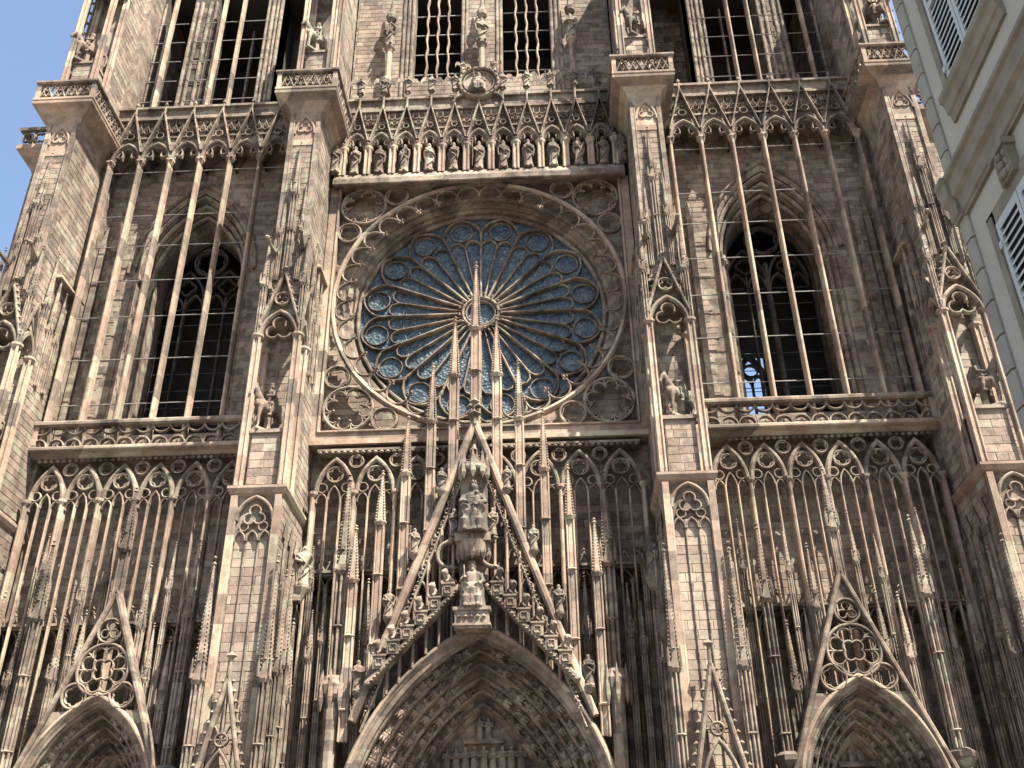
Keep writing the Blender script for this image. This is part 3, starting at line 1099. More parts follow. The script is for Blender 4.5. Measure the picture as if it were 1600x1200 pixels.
def buttress(s, base, inner):
    cx = s * base
    mb = MB()
    mb.box(cx - 1.12, cx + 1.12, -3.75, 2.2, 0, 20.2)
    mb.box(cx - 1.05, cx + 1.05, -2.15, 1.8, 20.2, 30.4)
    mb.box(cx - 0.84, cx + 0.84, -3.40, 1.8, 31.2, 43.9)
    mb.loft([[(cx - 1.05, 1.8, 30.3), (cx - 1.05, -2.1, 30.3), (cx + 1.05, -2.1, 30.3), (cx + 1.05, 1.8, 30.3)],
             [(cx - 0.84, 1.8, 31.3), (cx - 0.84, -2.1, 31.3), (cx + 0.84, -2.1, 31.3), (cx + 0.84, 1.8, 31.3)]])
    mb.box(cx - 0.9, cx + 0.9, -1.9, 3.2, 46.2, ZTOP)
    bt = part('buttress', mb, M_STONE, CATH)
    ms = MB()
    stones(ms, lambda u, z, d: (u, -3.754 - d, z), cx - 0.78, cx + 0.78, 6.0, 18.4, 0.40, 0.62, singles=bt)
    stones(ms, lambda u, z, d: (u, -3.404 - d, z), cx - 0.80, cx + 0.80, 31.4, 41.4, 0.37, 0.7)
    for e in (-1, 1):
        stones(ms, lambda u, z, d, e=e: (cx + e * (1.124 + d), u, z), -3.7, 1.0, 6.0, 20.0, 0.37, 0.8)
        stones(ms, lambda u, z, d, e=e: (cx + e * (1.054 + d), u, z), -2.1, 1.0, 20.8, 30.3, 0.37, 0.8)
        stones(ms, lambda u, z, d, e=e: (cx + e * (0.844 + d), u, z), -3.3, 1.0, 31.4, 43.6, 0.37, 0.8)
        stones(ms, lambda u, z, d, e=e: (cx + e * (0.904 + d), u, z), -1.9, 2.0, 46.3, 58.0, 0.4, 0.85)
    stones(ms, lambda u, z, d: (u, -2.154 - d, z), cx - 0.8, cx + 0.8, 23.5, 29.6, 0.4, 0.8)
    o = part('masonry', ms, M_BLOCK, bt)
    o['kind'] = 'stuff'
    # ledge
    mb = MB()
    ring_box(mb, cx, [(1.10, -3.74, 20.05), (1.24, -3.95, 20.18), (1.32, -4.08, 20.38), (1.32, -4.08, 20.50), (1.05, -3.6, 20.72), (0.5, -2.2, 20.78)], 1.0)
    part('ledge', mb, M_PALE, bt)
    # lower panel: corner strips, arch head with tracery, two thin mullions
    for e in (-1, 1):
        mb = MB()
        mb.box(cx + e * 0.98 - 0.14, cx + e * 0.98 + 0.14, -4.0, -3.74, 6, 20.06)
        mb.vshaft(cx + e * 0.84, -3.94, 6, 19.0, 0.07, 6)
        part('corner_strip', mb, M_PALE, bt)
        mb = MB()
        mb.sweep([(cx + e * 0.28, 6), (cx + e * 0.28, 18.3)], bar(0.08, -3.86, -3.72))
        part('thin_mullion', mb, M_DARK if False else M_STONE, bt)
    mb = MB()
    mb.sweep(parch(cx, 18.9, 0.80, 20.0, 9), bar(0.16, -4.0, -3.74))
    mb.sweep(foil(cx, 19.10, 0.50, 3), bar(0.09, -3.92, -3.74), True)
    mb.sweep(circ(cx - 0.42, 18.62, 0.2, 12), bar(0.07, -3.9, -3.74), True)
    mb.sweep(circ(cx + 0.42, 18.62, 0.2, 12), bar(0.07, -3.9, -3.74), True)
    for k in (-1, 0, 1):
        mb.sweep(parch(cx + k * 0.55, 17.95, 0.25, 18.40, 5), bar(0.09, -3.95, -3.74))
    part('panel_tracery', mb, M_STONE, bt)
    # gablet on the lower front
    mb = MB()
    for e in (-1, 1):
        mb.sweep([(cx + e * 1.0, 7.6), (cx, 12.0)], bar(0.2, -4.75, -4.4))
        for k in range(11):
            f = (k + 0.5) / 11
            mb.knob((cx + e * (1.16 - 1.0 * f), -4.6, 7.7 + 4.3 * f), 0.115)
    mb.sweep(circ(cx, 9.6, 0.24, 14), bar(0.08, -4.65, -4.45), True)
    mb.sweep([(cx, 9.85), (cx, 11.6)], bar(0.08, -4.65, -4.45))
    for k in range(6):
        t = k * PI / 3
        mb.sweep([(cx, 9.6), (cx + 0.6 * cos(t), 9.6 + 0.6 * sin(t))], bar(0.05, -4.62, -4.48))
    mb.sweep(parch(cx, 7.3, 0.72, 9.2, 7), bar(0.13, -4.7, -4.4))
    mb.lathe([(0.09, 11.9), (0.07, 12.7), (0.22, 12.82), (0.05, 12.98)], cx, -4.56, 7)
    part('gablet', mb, M_STONE, bt)
    # tall corner pinnacles and the row of pinnacles along the flanks
    for e in (-1, 1):
        pinnacle(bt, cx + e * 1.34, -4.25, 5.0, 12.0, 17.1, 0.25)
        for dy, zt, w in ((-3.3, 16.6, 0.2), (-2.4, 17.4, 0.22), (-1.5, 15.6, 0.2)):
            pinnacle(bt, cx + e * (1.55 + random.uniform(-.05, .1)), dy, 5.0, zt - 4.2 + random.uniform(-.4, .4), zt + random.uniform(-.4, .4), w)
        for dy in (-3.0, -2.0, -1.0, -0.2):
            mb = MB()
            mb.vshaft(cx + e * 1.22, dy, 6.0, 18.4, 0.08, 6)
            mb.add([(cx + e * 1.22, dy - 0.42, 18.3), (cx + e * 1.22, dy + 0.42, 18.3), (cx + e * 1.22, dy, 19.4), (cx + e * 1.13, dy, 18.4)], [(0, 1, 2), (0, 2, 3), (1, 3, 2)])
            part('flank_shaft', mb, M_STONE, bt)
    # tabernacle with the rider: pedestal, corner shafts, canopy
    mb = MB()
    mb.box(cx - 0.70, cx + 0.70, -3.55, -2.15, 20.6, 23.32)
    mb.box(cx - 0.78, cx + 0.78, -3.68, -2.15, 23.32, 23.5)
    stones(mb, lambda u, z, d: (u, -3.552 - d, z), cx - 0.68, cx + 0.68, 20.75, 23.2, 0.4, 0.75)
    o = part('pedestal', mb, M_BLOCK, bt)
    for e in (-1, 1):
        for y in (-3.72, -2.4):
            mb = MB()
            x = cx + e * 0.98
            mb.box(x - 0.12, x + 0.12, y - 0.12, y + 0.12, 20.6, 28.5)
            for a_, b_ in ((-1, -1), (1, -1), (-1, 1), (1, 1)):
                mb.vshaft(x + a_ * 0.12, y + b_ * 0.12, 20.6, 28.5, 0.07, 6)
            mb.lathe([(0.2, 28.35), (0.3, 28.5), (0.3, 28.62), (0.22, 28.66)], x, y, 8)
            part('niche_column', mb, M_PALE, bt)
    mb = MB()
    mb.sweep(parch(cx, 28.5, 0.92, 29.95, 9), bar(0.24, -3.85, -3.4))
    mb.sweep(foil(cx, 28.95, 0.66, 3, PI / 2, 0.5)[:19], bar(0.1, -3.75, -3.5))
    for e in (-1, 1):
        mb.sweep([(cx + e * 1.0, 29.1), (cx, 32.3)], bar(0.15, -3.92, -3.5))
        for k in range(8):
            f = (k + 0.6) / 8
            mb.knob((cx + e * (1.1 - 1.0 * f), -3.8, 29.1 + 3.2 * f), 0.11)
        M_ = lambda u, v, d, e=e: (cx + e * d, u, v)
        mb.sweep(parch(-3.05, 28.5, 0.66, 29.7, 6), bar(0.2, 0.85, 1.12), M=M_)
        mb.sweep([(-3.75, 29.2), (-3.05, 31.4), (-2.35, 29.2)], bar(0.13, 0.95, 1.15), M=M_)
    mb.sweep(circ(cx, 30.72, 0.36, 16), bar(0.09, -3.8, -3.55), True)
    mb.sweep(foil(cx, 30.72, 0.32, 3), bar(0.06, -3.75, -3.55), True)
    mb.box(cx - 0.85, cx + 0.85, -3.45, -2.1, 29.9, 30.3)
    mb.knob((cx, -3.7, 32.55), 0.22)
    mb.loft([[(cx - 0.9, -2.1, 30.0), (cx - 0.9, -3.4, 30.0), (cx + 0.9, -3.4, 30.0), (cx + 0.9, -2.1, 30.0)],
             [(cx - 0.5, -2.1, 32.4), (cx - 0.2, -3.3, 32.2), (cx + 0.2, -3.3, 32.2), (cx + 0.5, -2.1, 32.4)]])
    part('niche_canopy', mb, M_STONE, bt)
    for e in (-1, 1):
        pinnacle(bt, cx + e * 1.0, -3.75, 28.6, 31.6, 34.6, 0.19, ring=False)
        pinnacle(bt, cx + e * 1.05, -2.3, 28.6, 31.9, 35.2, 0.18, ring=False)
        for dy in (-1.6, -0.8):
            pinnacle(bt, cx + e * 1.12, dy, 27.5, 30.2 - dy * 0.4, 33.0 - dy, 0.17, ring=False)
        mb = MB()                                            # sloping cornice on the flank
        mb.loft([[(cx + e * 0.8, -1.9, 34.0), (cx + e * 1.25, -1.9, 34.0), (cx + e * 1.25, -1.9, 34.14), (cx + e * 0.8, -1.9, 34.3)],
                 [(cx + e * 0.8, 0.9, 34.0), (cx + e * 1.25, 0.9, 34.0), (cx + e * 1.25, 0.9, 34.14), (cx + e * 0.8, 0.9, 34.3)]])
        part('flank_cornice', mb, M_PALE, bt)
    pinnacle(bt, cx - 0.05, -3.62, 32.2, 37.6, 41.2, 0.22)
    pinnacle(bt, cx - 0.52, -3.55, 32.0, 35.0, 37.9, 0.15, ring=False)
    pinnacle(bt, cx + 0.50, -3.55, 32.0, 35.3, 38.4, 0.15, ring=False)
    for q, z in ((-0.72, 33.6), (0.70, 33.9)):
        mb = MB()                                            # water spouts in the shape of beasts
        x = cx + q
        mb.tube([(x, -3.4, z), (x, -3.8, z + 0.05), (x + q * 0.1, -4.25, z + 0.12), (x + q * 0.15, -4.6, z + 0.2)], [0.13, 0.13, 0.09, 0.10], 7)
        mb.blob((x + q * 0.16, -4.7, z + 0.22), 0.14, 0.17, 0.12)
        for e in (-1, 1):
            mb.tube([(x + e * 0.1, -3.7, z + 0.1), (x + e * 0.28, -3.75, z + 0.45), (x + e * 0.2, -3.5, z + 0.5)], [0.07, 0.06, 0.03], 5)
        part('gargoyle', mb, M_STONE, bt)
    # blind arch and corner shafts under the balcony
    mb = MB()
    for e in (-1, 1):
        mb.box(cx + e * 0.76 - 0.09, cx + e * 0.76 + 0.09, -3.55, -3.38, 31.5, 43.6)
        mb.vshaft(cx + e * 0.62, -3.5, 32.0, 43.0, 0.06, 6)
    part('corner_strip', mb, M_STONE, bt)
    mb = MB()
    mb.sweep(parch(cx, 42.0, 0.55, 43.3, 8), bar(0.14, -3.56, -3.38))
    mb.sweep(foil(cx, 42.45, 0.42, 3), bar(0.08, -3.52, -3.4), True)
    mb.box(cx - 0.7, cx + 0.7, -3.46, -3.38, 41.2, 41.5)
    mb.box(cx - 0.7, cx + 0.7, -3.44, -3.385, 41.5, 43.7)
    part('blind_arch', mb, M_PALE, bt)
    # balcony on a flared console
    bx = cx - s * 0.05
    mb = MB()
    ring_box(mb, cx, [(0.84, -3.4, 43.5), (0.95, -3.5, 43.7), (1.0, -3.6, 43.95), (1.35, -3.85, 44.25), (1.5, -3.98, 44.35), (1.62, -4.12, 44.42), (1.72, -4.24, 44.5),
                      (1.74, -4.26, 44.62), (1.68, -4.2, 44.7), (1.74, -4.26, 44.78), (1.74, -4.26, 44.92), (1.5, -4.0, 45.0), (0.6, -2.0, 45.02)], 1.4)
    bal = part('balcony', mb, M_PALE, CATH)
    mb = MB()
    ring_box(mb, cx, [(1.48, -4.0, 46.0), (1.74, -4.26, 46.0), (1.8, -4.32, 46.08), (1.8, -4.32, 46.2), (1.70, -4.2, 46.26), (1.46, -3.96, 46.26)], 1.4)
    part('rail', mb, M_STONE, bal)
    for e in (-1, 1):
        mb = MB()
        mb.box(cx + e * 1.58 - 0.12, cx + e * 1.58 + 0.12, -4.22, -3.98, 44.95, 46.02)
        part('corner_post', mb, M_PALE, bal)
    a_ = MB()
    for e in (-1, 1):
        a_.sweep([(e * 0.38, 0.0), (0, 0.98)], bar(0.07, -4.19, -4.03))
        a_.sweep([(e * 0.38, 0.98), (0, 0.1)], bar(0.055, -4.17, -4.05))
        a_.knob((e * 0.18, -4.15, 0.2), 0.09)
        a_.knob((e * 0.2, -4.15, 0.72), 0.08)
    a_.knob((0, -4.17, 0.52), 0.1)
    fm = a_.mesh('openwork', M_STONE)
    for k in range(4):
        put('openwork', fm, bal, (cx + (k - 1.5) * 0.74, 0, 45.0))
    for e in (-1, 1):
        for k in range(7):
            o = put('openwork', fm, bal, (0, 0, 45.0))
            o.matrix_world = Matrix.Translation((cx + e * 1.62, -3.6 + k * 0.74, 45.0)) @ Matrix.Rotation(e * PI / 2, 4, 'Z') @ Matrix.Translation((0, 4.11, 0))
    # upper tabernacle
    ux = cx - s * 0.12
    mb = MB()
    mb.box(ux - 0.62, ux + 0.62, -3.3, -1.9, 46.1, 48.55)
    mb.box(ux - 0.68, ux + 0.68, -3.42, -1.9, 48.55, 48.72)
    stones(mb, lambda u, z, d: (u, -3.304 - d, z), ux - 0.6, ux + 0.6, 46.3, 48.4, 0.4, 0.7)
    part('upper_pedestal', mb, M_BLOCK, bt)
    for e in (-1, 1):
        for y in (-3.45, -2.1):
            mb = MB()
            x = ux + e * 0.85
            mb.box(x - 0.12, x + 0.12, y - 0.12, y + 0.12, 46.1, 59)
            for a_, b_ in ((-1, -1), (1, -1)):
                mb.vshaft(x + a_ * 0.12, y + b_ * 0.12, 46.1, 59, 0.07, 6)
            part('upper_column', mb, M_PALE, bt)
    mb = MB()
    mb.box(ux - 1.0, ux + 1.0, -3.6, -1.8, 55.6, 56.0)
    mb.sweep(parch(ux, 54.4, 0.85, 55.8, 8), bar(0.22, -3.58, -3.2))
    for e in (-1, 1):
        mb.sweep([(ux + e * 1.0, 55.0), (ux, 58.4)], bar(0.15, -3.66, -3.3))
    part('upper_canopy', mb, M_STONE, bt)
    return bt


for s in (-1, 1):
    buttress(s, BC, True)
for s in (-1, 1):
    buttress(s, OC, False)

# the side buttress of the north corner, seen past the front
for s in (-1, 1):
    x0, x1 = s * 23.9, s * 26.7
    mb = MB()
    mb.box(min(x0, x1), max(x0, x1), 0.1, 2.4, 0, 44.0)
    mb.box(min(s * 22, s * 24.2), max(s * 22, s * 24.2), 0.2, 9.0, 0, ZTOP)
    cb = part('corner_buttress', mb, M_STONE, CATH)
    ms = MB()
    stones(ms, lambda u, z, d: (u, 0.096 - d, z), min(x0, x1), max(x0, x1), 8, 43.8, 0.37, 0.8)
    o = part('masonry', ms, M_BLOCK, cb)
    o['kind'] = 'stuff'
    mb = MB()
    xc = s * 25.95
    ring_box(mb, xc, [(0.75, 0.1, 43.2), (0.85, 0.0, 43.6), (1.5, -0.55, 44.4), (1.66, -0.7, 44.6), (1.66, -0.7, 44.92), (1.3, -0.4, 45.0)], 2.4)
    ring_box(mb, xc, [(1.4, -0.5, 46.0), (1.7, -0.76, 46.0), (1.72, -0.78, 46.2), (1.4, -0.5, 46.26)], 2.4)
    part('corner_balcony', mb, M_PALE, cb)
    for k in range(4):
        mb = MB()
        xx = xc + (k - 1.5) * 0.78
        mb.sweep(foil(xx, 45.5, 0.36, 4, PI / 4), bar(0.08, -0.66, -0.5), True)
        mb.sweep([(xx + 0.39, 45.0), (xx + 0.39, 46.0)], bar(0.08, -0.66, -0.5))
        part('openwork', mb, M_STONE, cb)

# ------------------------------------------------------------------ tower storeys above the walk
for s in (-1, 1):
    def bx(mb, a, b_, y0, y1, z0, z1):
        mb.box(min(s * a, s * b_), max(s * a, s * b_), y0, y1, z0, z1)
    mb = MB()
    bx(mb, 10.2, 13.75, 5.0, 5.3, 46.0, ZTOP)
    bx(mb, 13.7, 14.0, 2.0, 5.2, 46.0, ZTOP)
    bx(mb, 13.7, 14.75, 1.9, 3.6, 46.0, ZTOP)
    bx(mb, 18.15, 19.85, 1.9, 3.6, 46.0, ZTOP)
    bx(mb, 21.7, 25.0, 1.9, 3.6, 46.0, ZTOP)
    bx(mb, 14.7, 21.8, 3.2, 3.4, 46.0, 48.0)
    tw = part('tower_storey', mb, M_SOOT_SHADE, CATH)
    ms = MB()
    for a, b_, y in ((10.3, 13.7, 4.996), (13.72, 14.7, 1.896), (18.2, 19.8, 1.896), (21.75, 24.8, 1.896)):
        stones(ms, lambda u, z, d, y=y: (u, y - d, z), min(s * a, s * b_), max(s * a, s * b_), 47.0, 59.5, 0.5, 0.62, proud=(0.01, 0.07))
    for x_, e in ((14.754, -1), (18.146, 1), (19.854, -1)):
        stones(ms, lambda u, z, d, x_=x_, e=e: (s * (x_ + (-e) * d), u, z), 1.95, 3.4, 47.0, 59.5, 0.45, 0.7)
    o = part('masonry', ms, M_SOOT_SHADE, tw)
    o['kind'] = 'stuff'
    for x_ in (13.72, 14.0, 14.3, 14.62, 18.3, 18.7, 19.3, 19.7, 21.85, 22.3):
        mb = MB()
        mb.vshaft(s * x_, 1.86, 46.0, 60, 0.13 if int(x_ * 10) % 2 else 0.09, 8)
        part('pier_shaft', mb, M_STONE, tw)
    for x_ in (16.45, 20.75):
        mb = MB()
        mb.sweep([(s * x_, 46.0), (s * x_, 60)], bar(0.16, 4.4, 4.7))
        part('inner_mullion', mb, M_STONE, tw)
    for x_ in (16.05, 17.35, 20.75):
        mb = MB()
        mb.sweep([(s * x_, 46.8), (s * x_, 60)], bar(0.22, 0.9, 1.3))
        mb.vshaft(s * x_, 0.92, 46.8, 60, 0.07, 6)
        part('tall_shaft', mb, M_PALE, tw)
    for z in (50.0, 51.8, 53.6, 55.4, 57.2):
        mb = MB()
        mb.rod((s * 14.2, 1.25, z), (s * 19.0, 1.25, z), 0.03, 5)
        mb.rod((s * 19.7, 1.25, z), (s * 21.8, 1.25, z), 0.03, 5)
        part('tie_rod', mb, M_IRON, tw)
    # open stair turret shafts with leaf knobs against the sky
    for xx, yy in ((24.5, -2.4), (24.9, -1.2), (24.3, -0.2)):
        mb = MB()
        mb.vshaft(s * xx, yy, 45.0, 59.5, 0.11, 7)
        for k in range(14):
            z = 47.0 + k * 0.95
            mb.knob((s * (xx + 0.16), yy - 0.1, z), 0.16)
            mb.knob((s * (xx - 0.16), yy - 0.1, z + 0.4), 0.13)
        part('leafy_shaft', mb, M_STONE, tw)

# central belfry
mb = MB()
for a, b_ in ((-8.4, -4.5), (-1.35, 1.35), (4.5, 8.4)):
    mb.box(a, b_, 1.8, 2.8, 46.0, ZTOP)
for a, b_ in ((-4.5, -1.35), (1.35, 4.5)):
    mb.box(a, b_, 1.8, 2.8, 46.0, 51.4)
    mb.loft([[(a, 1.8, 51.4), (a, 2.8, 52.3), (a, 2.8, 51.4)], [(b_, 1.8, 51.4), (b_, 2.8, 52.3), (b_, 2.8, 51.4)]])
bel = part('belfry', mb, M_STONE, CATH)
ms = MB()
for a, b_ in ((-8.3, -4.55), (-1.3, 1.3), (4.55, 8.3)):
    stones(ms, lambda u, z, d: (u, 1.796 - d, z), a, b_, 51.3, 60, 0.4, 0.8)
o = part('masonry', ms, M_BLOCK, bel)
o['kind'] = 'stuff'
for sx in (-1, 1):
    for q in (1.02, 1.26, 4.62, 4.9, 5.2):
        mb = MB()
        mb.vshaft(sx * q, 1.78, 46.5, 60, 0.12, 8)
        part('jamb_shaft', mb, M_STONE, bel)
    for k in range(3):
        mb = MB()
        xm = sx * (1.55 + 0.7 * (k + 1))
        pts = [(xm + 0.045 * sin(z * 3.9 + k), z) for z in [50.8 + 0.2 * i for i in range(47)]]
        mb.sweep(pts, bar(0.13, 1.95, 2.25))
        part('belfry_mullion', mb, M_PALE, bel)
    for z in (52.35, 54.2, 56.05, 57.9):
        mb = MB()
        mb.rod((sx * 1.4, 2.2, z), (sx * 4.45, 2.2, z), 0.045, 5)
        part('tie_rod', mb, M_IRON, bel)
for x_ in (0.05, -5.95, 5.85):
    mb = MB()
    mb.lathe([(0.02, 50.0), (0.26, 50.35), (0.33, 50.7), (0.24, 51.0), (0.2, 51.1), (0.19, 53.3), (0.25, 53.5), (0.36, 53.7), (0.36, 53.85)], x_, 1.1, 9)
    mb.box(x_ - 0.12, x_ + 0.12, 1.2, 1.9, 50.2, 50.8)
    part('statue_column', mb, M_PALE, bel)


# ------------------------------------------------------------------ portals
def portal_arc(cx, a, zs, R, off, n=22, t0=0.0):
    """polyline of one order (left spring, apex, right spring)"""
    r = R - off
    am = math.acos(min(1, a / r))
    lf = [(cx + a - r * cos(t0 + (am - t0) * i / n), zs + r * sin(t0 + (am - t0) * i / n)) for i in range(n + 1)]
    rt = [(2 * cx - x, z) for x, z in lf[-2::-1]]
    return lf + rt


# small seated carving under a canopy, used all along the archivolts
fg = MB()
fg.loft([[(rx * cos(2 * PI * i / 8), oy + ry * sin(2 * PI * i / 8), z) for i in range(8)] for z, rx, ry, oy in
         ((0.0, .16, .13, 0), (0.16, .17, .15, -.03), (0.26, .17, .16, -.05), (0.32, .14, .10, 0), (0.44, .15, .09, 0.01), (0.50, .12, .08, 0.01), (0.535, .045, .045, 0), (0.56, .07, .07, -.01), (0.62, .08, .085, -.01), (0.68, .05, .05, 0))])
for e in (-1, 1):
    fg.tube([(e * 0.14, 0, 0.47), (e * 0.18, -0.07, 0.36), (e * 0.05, -0.16, 0.37)], [0.05, 0.045, 0.035], 5)
    fg.tube([(e * 0.08, -0.05, 0.27), (e * 0.09, -0.18, 0.27), (e * 0.08, -0.17, 0.05)], [0.075, 0.07, 0.05], 6)
fg.lathe([(0.20, -0.14), (0.23, -0.06), (0.23, 0.0)], 0, -0.02, 8)
for k in range(5):
    t = PI + k * PI / 4
    fg.lathe([(0.01, -0.28), (0.055, -0.2), (0.055, -0.12)], 0.17 * cos(t), 0.17 * sin(t) - 0.02, 4)
FIG = fg.mesh('archivolt_figure', M_STAT)
FIGS = [FIG]


def portal(cx, a, zs, R, y0, o_first, o_step, n_ord, dy, name, wide, fs, top_band):
    mb = MB()
    # thick front arch, body behind it
    tt = 0.0
    P0 = portal_arc(cx, a, zs, R, -wide, 22)
    rings = []
    last = o_first + n_ord * o_step
    prof = [(-wide, y0 + 3.2), (-wide, y0 + 0.1), (-wide + 0.08, y0), (0.02, y0), (0.10, y0 + 0.08), (o_first * 0.75, y0 + 0.12), (o_first, y0 + 0.35)]
    for k in range(n_ord):
        o0 = o_first + k * o_step
        yy = y0 + 0.35 + k * dy
        prof += [(o0 + 0.02, yy + 0.15), (o0 + o_step * 0.12, yy + dy * 0.9), (o0 + o_step * 0.72, yy + dy * 0.95)]
        prof += [(o0 + o_step * 0.78, yy + dy * 0.72), (o0 + o_step * 0.9, yy + dy * 0.66), (o0 + o_step, yy + dy * 0.8)]
    yl = y0 + 0.35 + n_ord * dy
    prof += [(last, yl), (last + 0.12, yl + 0.1), (last + 0.25, yl + 0.35)]
    rings = []
    for o_, y in prof:
        r_ = [(x, y, z) for x, z in portal_arc(cx, a, zs, R, o_, 22)]
        r_ = [(r_[0][0], y, 0.0)] + r_ + [(r_[-1][0], y, 0.0)]
        rings.append(r_)
    mb.sheet(rings)
    p = part(name, mb, M_STONE, CATH)
    for k in range(n_ord + 1):                              # roll mouldings between the orders
        o_ = o_first + k * o_step - 0.03
        yy = y0 + 0.30 + k * dy * 0.97
        mb = MB()
        pa = portal_arc(cx, a, zs, R, o_, 22)
        mb.sweep([(pa[0][0], 0)] + pa + [(pa[-1][0], 0)], bar(0.13, yy - 0.06, yy + 0.12))
        part('archivolt_moulding', mb, M_STONE, p)
    mb = MB()
    pa = portal_arc(cx, a, zs, R, -0.12, 26)
    mb.sweep([(pa[0][0], 0)] + pa + [(pa[-1][0], 0)], bar(0.22, y0 - 0.10, y0 + 0.2))
    part('hood_moulding', mb, M_PALE, p)
    for k in range(n_ord):
        o_ = o_first + (k + 0.45) * o_step
        r = R - o_
        am = math.acos(a / r)
        yy = y0 + 0.35 + (k + 0.72) * dy
        t = 0.05 + 0.02 * (k % 2)
        dt = 0.86 * fs / r
        while t + dt * 0.8 < am:
            for e in (-1, 1):
                x = cx + e * (r * cos(t) - a)
                z = zs + r * sin(t)
                o = put('archivolt_figure', FIGS[0], p, (x, yy, z), sc=(fs * 0.78, fs * 0.8, fs * random.uniform(0.94, 1.05)))
                o.rotation_euler = (0, -e * t, random.uniform(-0.35, 0.35) - e * 0.35)
            t += dt
    # tympanum with rows of figures
    yt = yl + 0.4
    mb = MB()
    pa = portal_arc(cx, a, zs, R, last + 0.1, 14)
    mb.add([(x, yt, z) for x, z in pa] + [(pa[-1][0], yt, 0), (pa[0][0], yt, 0)], [tuple(range(len(pa) + 2))])
    tym = part('tympanum', mb, M_STONE, p)
    return p, yt, last, yl


def tym_rows(p, cx, a, zs, R, last, yt, rows, fs):
    for zb, zt in rows:
        r = R - last - 0.15
        hw_ = sqrt(max(0, r * r - (zb + 0.75 * (zt - zb) - zs) ** 2)) - a
        if hw_ < 0.2:
            continue
        mb = MB()
        mb.box(cx - hw_ - 0.3, cx + hw_ + 0.3, yt - 0.28, yt, zb - 0.14, zb)
        mb.box(cx - hw_ - 0.3, cx + hw_ + 0.3, yt - 0.34, yt, zb - 0.2, zb - 0.12)
        part('tympanum_ledge', mb, M_STONE, p)
        n = max(1, int(2 * hw_ / (0.42 * fs)))
        for k in range(n):
            x = cx + (k - (n - 1) / 2) * 0.42 * fs
            o = put('tympanum_figure', FIGT, p, (x, yt - 0.14 + random.uniform(-.03, .03), zb), random.uniform(-0.6, 0.6), (zt - zb) * random.uniform(0.86, 1.0))


ft = MB()
ft.loft([[(rx * cos(2 * PI * i / 8) * (1 + 0.1 * cos(4 * PI * i / 8)), oy + ry * sin(2 * PI * i / 8), z) for i in range(8)] for z, rx, ry, oy in
         ((0.0, .17, .12, 0), (0.25, .14, .11, 0), (0.5, .13, .10, 0.0), (0.66, .14, .09, 0), (0.78, .17, .09, 0.0), (0.82, .06, .05, 0), (0.84, .05, .05, -.01), (0.9, .075, .08, -.02), (0.97, .07, .07, -.01), (1.0, .03, .03, 0))])
for e in (-1, 1):
    ft.tube([(e * 0.15, 0, 0.76), (e * 0.19, -0.08, 0.58), (e * 0.04, -0.17, 0.60)], [0.06, 0.05, 0.04], 5)
FIGT = ft.mesh('tympanum_figure', M_STAT)

PX = 0.22
p, yt, last, yl = portal(PX, 4.0, 5.7, 9.67, -1.95, 0.34, 0.385, 5, 0.52, 'central_portal', 0.28, 1.28, 0)
tym_rows(p, PX, 4.0, 5.7, 9.67, last, yt, ((10.55, 11.6), (9.2, 10.35), (7.9, 9.0), (6.6, 7.7)), 0.95)
for s in (-1, 1):
    p, yt, last, yl = portal(s * 15.8, 2.2, 7.5, 5.0, -1.8, 0.24, 0.30, 4, 0.5, 'side_portal', 0.2, 0.9, 0)
    tym_rows(p, s * 15.8, 2.2, 7.5, 5.0, last, yt, ((9.2, 9.8), (8.3, 9.0), (7.4, 8.1)), 0.8)

# ------------------------------------------------------------------ gables
GYc = -2.1


def rail(mb, p0, p1, w, y0, y1):
    mb.sweep([p0, p1], bar(w, y0, y1))


mb = MB()
SL = 0.365
cg = None
legs = MB()
for e in (-1, 1):
    legs.sweep([(e * 4.95, 24.3 - 4.95 / SL), (0, 24.35)], [(-0.17, GYc + 0.5), (-0.17, GYc + 0.06), (-0.07, GYc - 0.04), (0.07, GYc - 0.04), (0.17, GYc + 0.06), (0.17, GYc + 0.5)])
cg = part('central_gable', legs, M_PALE, CATH)
for e in (-1, 1):
    mb = MB()
    mb.sweep([(e * 4.6, 24.3 - 5.15 / SL - 0.0 + 0.1), (e * 0.12, 24.3 - 0.62 / SL)], bar(0.10, GYc + 0.05, GYc + 0.3))
    n = 62
    for k in range(n):
        f = (k + 0.5) / n
        z = 11.0 + 11.6 * f
        x = e * ((24.3 - z) * SL - 0.42)
        mb.knob((x, GYc - 0.02, z), 0.07)
    part('beaded_band', mb, M_STONE, cg)
